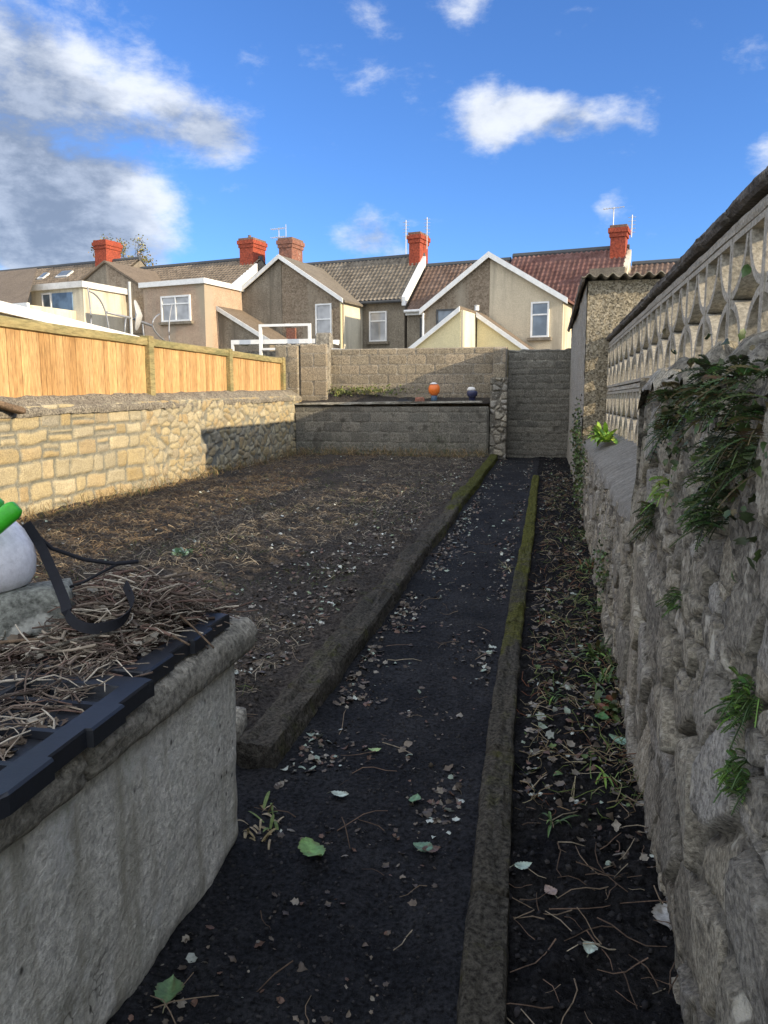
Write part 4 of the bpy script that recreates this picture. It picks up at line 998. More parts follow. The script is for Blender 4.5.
# =================================================================== SCATTER
def basis(n):
    yaw = RNG.uniform(0, 2*np.pi, n); return yaw
def scatter(name, templates, pos, yaw, pitch, roll, scale, cols, m, **kw):
    """templates: list of (verts, faces[k]) numpy; random choice per item"""
    n = len(pos); pick = RNG.integers(0, len(templates), n)
    Vs, Fs, Ts = [], [], []; off = 0
    for ti, (tv, tf) in enumerate(templates):
        ix = np.where(pick == ti)[0]
        if not len(ix): continue
        cy, sy = np.cos(yaw[ix]), np.sin(yaw[ix]); cp, sp = np.cos(pitch[ix]), np.sin(pitch[ix]); cr, sr = np.cos(roll[ix]), np.sin(roll[ix])
        v = tv[None]*scale[ix][:, None, :]
        x, y, z = v[..., 0], v[..., 1], v[..., 2]
        y, z = y*cr[:, None]-z*sr[:, None], y*sr[:, None]+z*cr[:, None]
        x, z = x*cp[:, None]-z*sp[:, None], x*sp[:, None]+z*cp[:, None]
        x, y = x*cy[:, None]-y*sy[:, None], x*sy[:, None]+y*cy[:, None]
        V = np.stack([x, y, z], -1)+pos[ix][:, None, :]
        k = len(tv); F = tf[None]+(np.arange(len(ix))*k)[:, None, None]+off
        Vs.append(V.reshape(-1, 3)); Fs.append(F.reshape(-1, tf.shape[1])); Ts.append(np.repeat(cols[ix], k, 0)); off += k*len(ix)
    o = mk(name, np.concatenate(Vs), np.concatenate(Fs), m, origin=kw.get('origin', (0, 0, 0)), tone=np.concatenate(Ts), smooth=kw.get('smooth', False), parent=kw.get('parent'))
    return o
def leaf_t(curl, wob):
    xs = np.linspace(0, 1, 6); w = np.array([.02, .26, .36, .30, .16, .01])*(1+.35*wob*np.array([0, 1, -1, .8, -.6, 0])); V = []
    for i, x in enumerate(xs):
        for s in (-1, 0, 1): V.append((x-.5, s*w[i]*(1+wob*(i % 2)), .16*abs(s)*w[i]*2+curl*(x-.5)**2+.05*wob*math.sin(9*x+s)))
    f = []
    for i in range(5):
        for j in range(2): a = i*3+j; f.append((a, a+3, a+4, a+1))
    return np.array(V), np.array(f)
LEAVES = [leaf_t(.5, .3), leaf_t(-.6, .1), leaf_t(.9, -.3), leaf_t(.2, .5)]
def stick_t(bend, k=4, n=4, seed=0):
    V = []; r = random.Random(seed)
    for i in range(n+1):
        x = i/n-.5; oy = bend*math.sin(x*3+seed); oz = bend*.7*math.cos(x*4+seed*2)-bend*.7
        rad = 1-.5*i/n
        for j in range(k): t = 2*math.pi*j/k; V.append((x, oy+rad*math.cos(t)*.0, oz))
    return V
def stick_templates(count=6, ratio=.02, bend=.08, k=4, n=4):
    out = []
    for s in range(count):
        V = []; 
        for i in range(n+1):
            x = i/n-.5; oy = bend*math.sin(x*5+s*1.7); oz = bend*.8*math.cos(x*4+s*2.3)
            rad = ratio*(1-.45*i/n)
            for j in range(k): t = 2*math.pi*j/k; V.append((x, oy+rad*math.cos(t), oz+rad*math.sin(t)))
        F = [(i*k+j, i*k+(j+1) % k, (i+1)*k+(j+1) % k, (i+1)*k+j) for i in range(n) for j in range(k)]
        out.append((np.array(V), np.array(F)))
    return out
STRAW = stick_templates(6, .009, .10, 3, 4); TWIG = stick_templates(8, .016, .10, 5, 4); WOODY = stick_templates(5, .03, .05, 5, 3)
def clod_t(seed):
    r = np.random.default_rng(seed); V = []; rings = [(-.35, .7), (.0, 1.), (.4, .8), (.7, .35)]
    for z, w in rings:
        for j in range(6): t = 2*np.pi*j/6; q = w*r.uniform(.35, 1.25)*.5; V.append((q*math.cos(t), q*math.sin(t), z*.5*r.uniform(.3, 1.5)))
    F = [(i*6+j, i*6+(j+1) % 6, (i+1)*6+(j+1) % 6, (i+1)*6+j) for i in range(3) for j in range(6)]
    F += [(18, 19, 20, 21), (18, 21, 22, 23)]
    return np.array(V), np.array(F)
CLODS = [clod_t(i) for i in range(6)]
def pal(n, cols, var=.2):
    c = np.array(cols)[RNG.integers(0, len(cols), n)]; return c*RNG.uniform(1-var, 1+var, (n, 1))
def near_y(n, y0, y1, p=.55): return y0*(y1/y0)**(RNG.random(n)**.9)

# dry straw in the garden
n = 22000
x = np.concatenate([-5.75+RNG.beta(1.2, 2.0, n//2)*4.4, RNG.uniform(-5.7, -1.3, n-n//2)]); y = near_y(n, 2.5, 17.0)
keep = vn(x*1.1, y*.8, 301)+.35*vn(x*4, y*4, 302)+.12*(x < -3.5) > -.12; x = x[keep]; y = y[keep]; n = len(x)
z = zgar(x, y)+RNG.uniform(0, .018, n); L_ = RNG.uniform(.03, .24, n)**1.15; w_ = np.minimum(L_, .14)*RNG.uniform(.7, 1.4, n)
left = x < -3.6
cols = np.where(left[:, None], pal(n, [(.30, .22, .13), (.22, .155, .09), (.40, .32, .21), (.16, .105, .065), (.13, .09, .06)]), pal(n, [(.26, .22, .165), (.15, .12, .085), (.40, .355, .28), (.10, .08, .06), (.33, .29, .22)]))
props(scatter('dry_straw', STRAW, np.stack([x, y, z], 1), RNG.uniform(0, 6.28, n), RNG.normal(0, .13, n), RNG.uniform(0, 6.28, n), np.stack([L_, w_*2, w_*2], 1), cols, M['scatter']), kind='stuff')
# leaf litter
def litter(name, n, xf, y0, y1, zf, cols, s0, s1, lift=.006, p=None, mat_='leaf', pt=.35, drift=-.08):
    y = near_y(n, y0, y1) if p is None else RNG.uniform(y0, y1, n)
    x = xf(n, y); k = vn(x*2.5+9, y*1.6, len(name))+.6*vn(x*7, y*6, 77)+.25*(RNG.random(n)-.5) > drift; x = x[k]; y = y[k]; n = len(x)
    z = zf(x, y)+lift; s = s0+(s1-s0)*RNG.random(n)**1.8
    props(scatter(name, LEAVES, np.stack([x, y, z], 1), RNG.uniform(0, 6.28, n), RNG.normal(0, pt, n), RNG.normal(0, pt, n)+np.pi*(RNG.random(n) < .5), np.stack([s, s, s], 1), pal(n, cols), M[mat_]), kind='stuff')
brown = [(.10, .078, .058), (.15, .125, .095), (.07, .055, .043), (.22, .20, .165), (.12, .07, .05), (.085, .07, .055)]
palec = [(.40, .44, .40), (.26, .32, .26), (.52, .54, .49), (.22, .28, .16)]
litter('path_leaf_litter', 3000, lambda n, y: np.where(RNG.random(n) < .6, -.98+np.abs(RNG.normal(0, .10, n)), np.where(RNG.random(n) < .6, -.26-np.abs(RNG.normal(0, .06, n)), RNG.uniform(-.95, -.28, n))), 2.5, 17.5, zpath, brown+brown+palec[:2], .010, .05)
litter('path_near_litter', 70, lambda n, y: RNG.uniform(-.95, -.28, n), 1.3, 2.6, zpath, brown+palec[:1], .01, .04)
litter('path_fine_litter', 700, lambda n, y: RNG.uniform(-.95, -.28, n), 1.2, 8, zpath, brown, .008, .03)
litter('garden_leaf_litter', 6500, lambda n, y: np.where(RNG.random(n) < .45, -1.3-np.abs(RNG.normal(0, .5, n)), RNG.uniform(-5.7, -1.3, n)), 2.5, 16.8, zgar, brown+brown+brown+palec, .010, .05, .012)
litter('border_leaf_litter', 2400, lambda n, y: RNG.uniform(-.06, .46, n), 2.3, 17.5, zbor, brown+brown+palec[:2]+[(.08, .13, .04)], .01, .05, .012)
# clods and pebbles
def clods(name, n, x0, x1, y0, y1, zf, cols, s0, s1):
    x = RNG.uniform(x0, x1, n); y = near_y(n, y0, y1); s = s0+(s1-s0)*RNG.random(n)**3
    props(scatter(name, CLODS, np.stack([x, y, zf(x, y)+s*.1], 1), RNG.uniform(0, 6.28, n), RNG.normal(0, .3, n), RNG.normal(0, .3, n), np.stack([s, s, s*.8], 1), pal(n, cols, .35), M['scatter']), kind='stuff')
clods('path_gravel', 6500, -.98, -.24, 1.0, 12, zpath, [(.035, .035, .038), (.045, .043, .045), (.03, .03, .03), (.02, .02, .024)], .004, .018)
clods('border_clods', 3500, -.1, .46, 1.0, 14, zbor, [(.03, .028, .03), (.04, .037, .036), (.025, .024, .025), (.02, .02, .022), (.015, .015, .017)], .004, .028)
clods('garden_clods', 9000, -5.7, -1.25, 2.5, 15, zgar, [(.05, .042, .036), (.07, .057, .047), (.04, .035, .03), (.12, .10, .085)], .008, .04)
# stalks in the border
n = 800; x = RNG.uniform(-.05, .47, n); y = near_y(n, 2.6, 14); s_ = RNG.uniform(.05, .2, n)
props(scatter('border_stalks', STRAW, np.stack([x, y, zbor(x, y)+.015], 1), RNG.uniform(0, 6.28, n), RNG.normal(0, .25, n), RNG.uniform(0, 6.28, n), np.stack([s_, np.minimum(s_, .14)*2, np.minimum(s_, .14)*2], 1), pal(n, [(.28, .22, .13), (.2, .14, .08), (.36, .32, .2), (.12, .16, .05), (.16, .07, .04)]), M['scatter']), kind='stuff')
# twigs on ground
n = 1100; x = np.where(RNG.random(n) < .68, RNG.uniform(-5.5, -1.25, n), RNG.uniform(-.05, .45, n)); x = np.where(RNG.random(n) < .05, RNG.uniform(-.95, -.3, n), x); y = near_y(n, 1.2, 15)
y = np.where(x < -1.2, np.maximum(y, 3.0), y)
z = np.where(x < -1.1, zgar(x, y), np.where(x < -.2, zpath(x, y), zbor(x, y)))+.012
s = RNG.uniform(.04, .22, n)
props(scatter('ground_twigs', TWIG, np.stack([x, y, z], 1), RNG.uniform(0, 6.28, n), RNG.normal(0, .1, n), RNG.uniform(0, 6.28, n), np.stack([s, np.minimum(s, .14), np.minimum(s, .14)], 1), pal(n, [(.16, .11, .08), (.22, .17, .12), (.1, .07, .05), (.35, .3, .22)]), M['scatter']), kind='stuff')

# twig heap on the tank
def heap(x, y):
    return .80+.14*np.exp(-(((x+1.16)/.22)**2+((y-1.98)/.26)**2))+.06*np.exp(-(((x+1.6)/.4)**2+((y-1.9)/.4)**2))+.035
n = 2300; x = RNG.normal(-1.2, .20, n); y = RNG.normal(1.92, .22, n)
n2 = 1100; x = np.concatenate([x, RNG.uniform(-1.9, -1.0, n2)]); y = np.concatenate([y, RNG.uniform(1.1, 2.25, n2)])
ok = (x < -.985) & (y < 2.27) & (y > 1.0) & (x > -2.4) & ~((x < -1.27) & (y-1.80-(x+1.5)*.58 < .13) & (y-1.80-(x+1.5)*.58 > -.24))
x = x[ok]; y = y[ok]; n = len(x)
z = .815+(heap(x, y)-.80)*RNG.random(n); s = RNG.uniform(.04, .20, n)
cols = pal(n, [(.13, .095, .075), (.20, .155, .12), (.30, .25, .19), (.085, .062, .05), (.15, .095, .075), (.45, .40, .32), (.10, .08, .065)])
props(scatter('twig_heap', TWIG+WOODY[:1], np.stack([x, y, z], 1), RNG.uniform(0, 6.28, n), RNG.normal(0, .12, n), RNG.uniform(0, 6.28, n), np.stack([s, np.minimum(s, .17), np.minimum(s, .17)], 1), cols, M['scatter']), kind='stuff')
n = 5200; x = RNG.uniform(-1.95, -1.0, n); y = RNG.uniform(1.1, 2.26, n); ok = vn(x*9, y*9, 400)+.3*sstep(1.5, 1.9, y) > -.05; x = x[ok]; y = y[ok]; n = len(x); s = RNG.uniform(.012, .045, n)
z = .815+(heap(x, y)-.83)*RNG.random(n)*1.0
props(scatter('tank_leaf_debris', LEAVES, np.stack([x, y, z], 1), RNG.uniform(0, 6.28, n), RNG.normal(0, .4, n), RNG.normal(0, .4, n), np.stack([s, s, s], 1), pal(n, [(.13, .10, .075), (.2, .16, .12), (.3, .26, .2), (.09, .065, .05), (.4, .37, .31)]), M['scatter']), kind='stuff')
# a few long stalks sticking out over the lip
for i, (a, b, r, lab) in enumerate([((-1.35, 2.02, .90), (-.90, 1.80, .865), .006, 'long reddish twig reaching over the tank lip'),
                               ((-1.2, 2.1, .93), (-.86, 1.86, .84), .005, 'thin dark twig tip hanging beyond the tank corner'),
                               ((-1.25, 1.62, .87), (-1.02, 1.76, .91), .006, 'pale bare stalk lying across the two trays'),
                               ((-1.62, 1.50, .86), (-1.2, 1.74, .885), .007, 'tan stalk in front of the grey stone')]):
    a = Vector(a); b = Vector(b); m_ = (a+b)/2+Vector((0, 0, .025))
    props(MB().tube(curve(a, m_, b), r, 7, r1=r*.5).build('twig', M['copingleft'] if i == 2 else M['oldwood'], smooth=True), lab, 'twig', 'long twigs on the tank')

# individual big leaves
LV = [((-.717, 2.604), .06, (.42, .50, .44), 'large pale green leaf lying alone on the dark path, the palest one'),
      ((-.705, 2.224), .10, (.16, .30, .10), 'long pointed fresh green leaf near the tank foot'),
      ((-.36, 2.328), .06, (.10, .19, .13), 'dark green curled leaf in the middle of the near path'),
      ((-.33, 2.318), .055, (.10, .06, .05), 'brown leaf touching the dark green curled leaf on the path'),
      ((-.436, 2.626), .055, (.14, .26, .14), 'small green leaf on the path right of the palest leaf'),
      ((.365, 2.086), .085, (.42, .42, .40), 'big grey white torn leaf at the foot of the right wall'),
      ((.154, 1.936), .045, (.45, .55, .48), 'small pale mint leaf alone in the black border soil'),
      ((-.032, 2.246), .05, (.32, .42, .36), 'grey green leaf beside the edging in the near border'),
      ((.05, 2.199), .045, (.30, .23, .20), 'tan leaf just right of the grey green border leaf'),
      ((-.67, 2.994), .05, (.30, .42, .18), 'yellow green leaf on the path below the kerb end'),
      ((-.88, 1.581), .08, (.11, .20, .09), 'dark green leaf pressed against the tank foot'),
      ((.347, 3.271), .09, (.22, .36, .27), 'broad green leaf propped against the right wall foot'),
      ((.28, 3.45), .07, (.06, .16, .05), 'glossy dark leaf behind the broad green leaf at the wall')]
for (p, s, c_, lab) in LV:
    nx, ny = 19, 9; sd = len(lab)
    X_ = np.repeat(np.linspace(0, 1, nx), ny); Y_ = np.tile(np.linspace(-1, 1, ny), nx)
    wd = .36*np.sin(np.pi*np.clip(X_, .015, .985)**.8)**.85*(1+.10*np.sin(X_*40+sd))+.10*vn(X_*5, np.sign(Y_)*3, sd)*(np.abs(Y_) > .1)*np.sin(np.pi*X_)
    lx = X_-.5; ly = Y_*np.abs(wd); lz = .22*np.abs(ly)+RNG.uniform(-.5, .9)*lx**2+.10*vn(X_*4, Y_*2, sd+3)+.14*(vn(X_*2, Y_, sd+7))*np.abs(Y_)
    a = RNG.uniform(0, 6.28); ca, sa = math.cos(a), math.sin(a)
    zf = zpath if p[0] < -.2 else zbor; zz = float(zf(np.array(p[0]), np.array(p[1])))+.012
    V = np.stack([(lx*ca-ly*sa)*s*1.15+p[0], (lx*sa+ly*ca)*s*1.15+p[1], (lz-lz.min())*s+zz], 1)
    vein = np.exp(-(Y_/.10)**2)*.45+.25*(np.abs(((X_*9-np.abs(Y_)*2.2) % 1)-.5) > .42); brn = sstep(.02, .3, vn(X_*4, Y_*3, sd+11)+.25*(np.abs(Y_) > .8))
    tcol = np.array(c_)[None]*(1+vein[:, None]*.6)*(1-brn[:, None]*.5)+brn[:, None]*np.array([[.06, .04, .02]])
    F = grid_faces(nx, ny).tolist(); V = V.tolist(); e = [(-.5*ca)*s*1.15+p[0], (-.5*sa)*s*1.15+p[1], V[4][2]]
    k = len(V); V += [e, [e[0]-ca*s*.3-sa*.001, e[1]-sa*s*.3+ca*.001, zz+.002], [e[0]-ca*s*.3+sa*.0015, e[1]-sa*s*.3-ca*.0015, zz+.002], [e[0]+sa*.002, e[1]-ca*.002, e[2]]]
    F.append([k, k+1, k+2, k+3]); tcol = np.concatenate([tcol, np.tile(np.array([[.2, .2, .12]]), (4, 1))])
    props(mk('fallen_leaf', V, F, M['leaf'], tone=tcol, smooth=True), lab, 'leaf', 'larger fallen leaves on the near ground')

# =================================================================== PLANTS
def blade(mb, base, yaw, length, width, rise, droop, col, n=6):
    P = []; d = Vector((math.cos(yaw), math.sin(yaw), 0)); s = Vector((-math.sin(yaw), math.cos(yaw), 0)); vs = []
    for i in range(n+1):
        t = i/n; p = Vector(base)+d*length*(t*(1-.2*t))*math.cos(rise)+Vector((0, 0, length*(math.sin(rise)*t-droop*t*t)))
        w = width*.5*(math.sin(math.pi*min(.98, .12+.86*t))**.7)
        vs += [p-s*w+Vector((0, 0, w*.4)), p, p+s*w+Vector((0, 0, w*.4))]
    fs = []
    for i in range(n):
        for j in range(2): a = i*3+j; fs.append((a, a+1, a+4, a+3))
    mb.add(vs, fs, col)
def frond(mb, base, dirv, length, col, pin=9, wid=.28, droop=.5):
    d = Vector(dirv).normalized(); s = d.cross(Vector((0, 0, 1)));
    if s.length < .01: s = Vector((0, 1, 0))
    s.normalize(); prev = Vector(base); pts = []
    for i in range(pin+1):
        t = i/pin; pts.append(Vector(base)+d*length*t+Vector((0, 0, -droop*length*t*t)))
    mb.tube(pts, .0016, 3, col)
    length *= random.uniform(.8, 1.2)
    for i in range(1, pin+1):
        t = i/pin; w = length*wid*math.sin(math.pi*(.12+.83*t))
        for sg in (-1, 1):
            p = pts[i]; e = p+s*sg*w+d*w*.35+Vector((0, 0, -.1*w)); m_ = (p+e)/2; hw = length/pin*.42
            mb.add([p, m_-d*hw, e, m_+d*hw+Vector((0, 0, .002))], [(0, 1, 2, 3)], tuple(c*random.uniform(.75, 1.25) for c in col))
FG = 'ferns and plants rooted in the right stone wall'
def fern(c, n, L0, label, cols, spread=.06, kind='fern'):
    mb = MB(); 
    for i in range(int(n*1.5)):
        b = Vector(c)+Vector((random.uniform(-.02, .01), random.uniform(-spread, spread), random.uniform(-spread, spread)))
        d = (random.uniform(-1, -.15), random.uniform(-1, 1), random.uniform(-.5, .8)); frond(mb, b, d, L0*.8*random.uniform(.5, 1.1), random.choice(cols))
    o = mb.build(kind, M['leaf'], tone=True, origin=c); props(o, label, 'fern', FG); return o
dark = [(.04, .06, .025), (.06, .09, .03), (.035, .045, .02), (.08, .12, .035), (.11, .09, .04)]; mid = [(.07, .13, .04), (.1, .17, .05), (.05, .09, .03)]; br = [(.2, .34, .06), (.3, .42, .08), (.14, .26, .05)]
def topx(z): return .40+.06*z/1.6-.045
fern((topx(1.5), 2.62, 1.47), 40, .13, 'dark fern tuft hanging at the corner where the high wall begins', dark, .07)
fern((topx(1.4), 2.08, 1.52), 34, .12, 'dark green fern on the top edge of the near wall, left of the big clump', dark, .07)
fern((topx(1.4), 1.68, 1.46), 60, .12, 'largest dense dark green fern clump, high on the near wall at the right edge', dark+mid[:1], .11)
fern((topx(1.3), 1.88, 1.30), 60, .11, 'mid green fern clump hanging below the largest one', dark+mid, .09)
fern((topx(1.2), 2.12, 1.21), 20, .07, 'small bright green tuft at the bottom of the hanging ferns', mid, .04)
fern((topx(1.1), 2.98, 1.07), 30, .10, 'dark fern tuft in the wall just below the mortar ledge end', dark, .05)
fern((topx(.9), 2.3, .93), 14, .06, 'little green sprig alone in a joint in the middle of the wall', mid, .03)
fern((topx(.9), 1.50, .94), 40, .06, 'upper bright green tuft at the right edge of the wall face', mid+br[2:], .035)
fern((topx(.8), 1.47, .80), 40, .06, 'lower bright green tuft at the right edge of the wall face', mid+br[2:], .035)
fern((.80, 3.05, 1.62), 40, .10, 'dark fern growing on the wall top against the screen blocks', dark, .08)
fern((topx(1.2)-.01, 2.62, 1.22), 10, .10, 'sprig with bright broad fronds hanging beside the wall corner', br, .03)
# ivy trails on the outhouse corner (function below)
def ivy(c, n, sx, sy, sz, s0, s1, cols, label, name='ivy', cat='ivy', xn=True, group=None):
    c = np.array(c); p = c+RNG.normal(0, 1, (n, 3))*np.array([sx, sy, sz]); s = RNG.uniform(s0, s1, n)
    o = scatter(name, LEAVES, p, RNG.uniform(0, 6.28, n), RNG.normal(-.9, .4, n), RNG.normal(0, .6, n), np.stack([s, s, s], 1), pal(n, cols, .3), M['leaf'], origin=tuple(c))
    props(o, label, cat, group); return o
ivy((.40, 10.9, .95), 420, .03, .18, .25, .025, .05, dark+mid[:2], 'upper dark ivy trail at the outhouse corner', group='ivy on the far end of the right wall')
ivy((.40, 9.6, .62), 420, .03, .4, .22, .025, .05, dark+mid[:2], 'lower dark ivy trail hanging down the stone wall face', group='ivy on the far end of the right wall')
ivy((.40, 1.82, 1.38), 200, .02, .20, .12, .014, .035, dark+mid, 'small leaved ivy mat spreading among the ferns on the near wall', group='ivy on the near part of the right wall')
ivy((.385, 2.55, 1.42), 110, .02, .07, .10, .014, .032, dark+mid[:1], 'small dark ivy patch under the corner fern where the high wall ends', group='ivy on the near part of the right wall')
ivy((.36, 5.0, .45), 160, .02, .16, .10, .015, .03, mid+dark, 'small ivy patch low on the middle of the wall face', group='ivy on the far end of the right wall')
# bright strap-leaved plant on the ledge
mb = MB()
for i in range(95):
    blade(mb, (.60+random.uniform(-.04, .04), 8.4+random.uniform(-.4, .4), 1.08), random.uniform(1.5, 5.2), random.uniform(.14, .34), .05, random.uniform(.3, 1.1), random.uniform(.2, .7), random.choice([(.22, .40, .05), (.32, .5, .07), (.45, .55, .1), (.12, .26, .04)]))
props(mb.build('ledge_plant', M['leaf'], tone=True), 'bright yellow green strap leaved plant sunlit on the mortar ledge', 'plant')
# weeds at the wall foot
def weed(c, n, ln, wd, cols, label, zf):
    mb = MB(); z = float(zf(np.array(c[0]), np.array(c[1])))
    q = 1 if n > 12 else .12
    for i in range(n): blade(mb, (c[0]+q*random.uniform(-.05, .05), c[1]+q*random.uniform(-.1, .1), z), random.uniform(0, 6.28), ln*random.uniform(.5, 1.2), wd*random.uniform(.6, 1.2), random.uniform(.1, 1.2), random.uniform(.2, .8), random.choice(cols))
    props(mb.build('weed', M['leaf'], tone=True), label, 'weed', 'weeds along the path edges')
weed((.33, 4.3), 40, .16, .022, dark+mid+br[2:], 'tall dark green weed against the right wall foot, farther one', zbor)
weed((.30, 3.6), 46, .14, .035, dark+mid+[(.18, .07, .04)], 'broad leaved weed with red stems against the right wall foot, nearer one', zbor)
weed((.38, 5.3), 40, .13, .02, dark+mid+br[2:], 'low leafy weed at the wall foot beyond the tall dark green one', zbor)
weed((.36, 6.6), 36, .13, .018, mid+[(.2, .1, .05)], 'reddish green weed at the wall foot halfway along the border', zbor)
weed((.30, 3.95), 34, .20, .012, mid+br[2:]+[(.3, .24, .12)], 'grassy tuft between the two dark weeds at the wall foot', zbor)
weed((.08, 3.7), 14, .15, .009, mid+br[2:], 'thin grass tuft beside the edging, nearer one', zbor)
weed((.02, 4.55), 16, .17, .008, mid+br[2:], 'thin pale grass tuft sprawling over the edging', zbor)
weed((.06, 2.55), 7, .14, .01, br[2:]+mid, 'few light green stems lying in the near border', zbor)
weed((.25, 2.9), 6, .12, .010, br, 'small bright sprout in the black soil near the wall', zbor)
weed((.36, 1.75), 5, .14, .012, mid+[(.2, .24, .08)], 'yellowish stem at the very foot of the near right wall', zbor)
weed((-3.12, 6.15), 44, .10, .06, [(.12, .22, .12), (.2, .33, .2), (.28, .4, .3)], 'small blue green cabbage like plant in the middle of the garden', zgar)
weed((-.92, 2.35), 26, .10, .012, [(.36, .30, .2), (.25, .2, .1), (.14, .2, .06)], 'dry stalk tuft at the far foot of the tank', zpath)
weed((-2.0, 4.0), 14, .16, .006, [(.16, .10, .07), (.1, .12, .04)], 'upright thin stalks left of the near kerb', zgar)
weed((-2.45, 5.2), 12, .16, .006, [(.12, .09, .06), (.1, .12, .04)], 'upright thin stalks in the garden behind the tank', zgar)
weed((-.30, 6.5), 10, .20, .007, [(.36, .32, .2), (.2, .2, .1)], 'pale dry stalk bent over the path by the kerb', zpath)
# tufts along the left wall foot and the bed: uncountable
n = 1500; x = np.concatenate([-5.68+np.abs(RNG.normal(0, .12, n//2))+.0, RNG.uniform(-5.6, -1.3, n-n//2)]); y = np.concatenate([RNG.uniform(6, 17, n//2), 17.05-np.abs(RNG.normal(0, .12, n-n//2))])
s = RNG.uniform(.08, .26, n); z = zgar(x, y)+s*.35
props(scatter('wall_foot_grass', STRAW, np.stack([x, y, z], 1), RNG.uniform(0, 6.28, n), RNG.normal(1.2, .4, n), RNG.uniform(0, 6, n), np.stack([s, s*2, s*2], 1), pal(n, [(.3, .22, .11), (.2, .13, .07), (.12, .13, .05), (.38, .26, .13)], .3), M['scatter']), kind='stuff')
n = 3400; x = RNG.uniform(-4.8, -1.35, n); y = near_y(n, 3.2, 14); k = vn(x*1.6, y*1.6, 500) > .10; x, y = x[k], y[k]; n = len(x); s = RNG.uniform(.03, .09, n)
props(scatter('green_grass_shoots', STRAW, np.stack([x, y, zgar(x, y)+s*.25], 1), RNG.uniform(0, 6.28, n), RNG.normal(.9, .5, n), RNG.uniform(0, 6, n), np.stack([s, s*3, s*3], 1), pal(n, [(.09, .13, .04), (.12, .16, .05), (.07, .1, .03)], .3), M['scatter']), kind='stuff')
n = 700; x = .45-np.abs(RNG.normal(0, .16, n)); y = near_y(n, 2.7, 12); k = vn(x*3, y*2.2, 510) > .02; x, y = x[k], y[k]; n = len(x); s = RNG.uniform(.03, .10, n)
props(scatter('border_green_shoots', STRAW, np.stack([x, y, zbor(x, y)+s*.25], 1), RNG.uniform(0, 6.28, n), RNG.normal(.7, .5, n), RNG.uniform(0, 6, n), np.stack([s, s*4, s*4], 1), pal(n, [(.10, .16, .04), (.15, .22, .06), (.22, .26, .10), (.08, .12, .03)], .3), M['leaf']), kind='stuff')
# green growth on the raised bed
ivy((-4.3, 17.8, 1.72), 500, .55, .10, .06, .03, .07, [(.13, .16, .04), (.2, .2, .06), (.09, .12, .03)], 'low green weeds growing on the raised bed against the block wall', 'bed_weeds', 'weeds')

# bare autumn tree behind the left roof
t = thing('autumn_tree', (-31.5, 55, 0), 'sparse yellowing tree rising behind the leftmost orange red chimney', 'tree')
c0 = Vector((-28.9, 50.4, 0)); t.location = c0
mb = MB(); mb.tube([c0, c0+Vector((0, .1, 5)), c0+Vector((.1, 0, 9.5))], .22, 8, r1=.1)
tips = []; rr = random.Random(5)
for i in range(26):
    a = rr.uniform(0, 6.28); b = c0+Vector((.05, 0, rr.uniform(7.5, 9.5))); e = b+Vector((math.cos(a)*rr.uniform(.5, 1.9), math.sin(a)*rr.uniform(.5, 1.6), rr.uniform(1.2, 3.6)))
    e.z = min(e.z, 12.7); pts = curve(b, (b+e)/2+Vector((0, 0, -.3)), e, 5); mb.tube(pts, .05, 4, r1=.012)
    tips += pts[2:]
    for k in range(3):
        e2 = e+Vector((rr.uniform(-.5, .5), rr.uniform(-.5, .5), rr.uniform(-.1, .5))); mb.tube([pts[3], e2], .018, 3, r1=.008); tips += [e2, (e+e2)/2]
mb.build('trunk', M['bark'], t)
T = np.array([list(p) for p in tips]); n = 3600; p = T[RNG.integers(0, len(T), n)]+RNG.normal(0, .16, (n, 3)); s = RNG.uniform(.07, .16, n)
cr_ = scatter('crown', LEAVES, p, RNG.uniform(0, 6.28, n), RNG.normal(0, .7, n), RNG.normal(0, .7, n), np.stack([s, s, s], 1), pal(n, [(.28, .24, .06), (.18, .18, .05), (.32, .2, .07), (.12, .13, .04)], .3), M['leaf'], parent=t)
# second faint tree top beyond the rightmost roof
t = thing('bare_tree', (14.0, 58, 0), 'twiggy bare tree top just showing over the rightmost roof', 'tree')
t.location = (6.9, 58, 0); c0 = Vector((6.9, 58, 0)); mb = MB(); mb.tube([c0, c0+Vector((0, 0, 8))], .2, 6, r1=.1); tips = []
for i in range(34):
    a = rr.uniform(0, 6.28); b = c0+Vector((0, 0, rr.uniform(6.5, 8))); e = b+Vector((math.cos(a)*rr.uniform(.5, 3), math.sin(a), rr.uniform(.8, 2.6))); e.z = min(e.z, 10.6); mb.tube([b, (b+e)/2, e], .04, 3, r1=.012); tips.append(e)
mb.build('trunk', M['bark'], t)
T = np.array([list(p) for p in tips]); n = 300; p = T[RNG.integers(0, len(T), n)]+RNG.normal(0, .2, (n, 3)); s = RNG.uniform(.06, .13, n)
scatter('crown', LEAVES, p, RNG.uniform(0, 6.28, n), RNG.normal(0, .7, n), RNG.normal(0, .7, n), np.stack([s, s, s], 1), pal(n, [(.16, .12, .05), (.2, .16, .08)], .3), M['leaf'], parent=t)

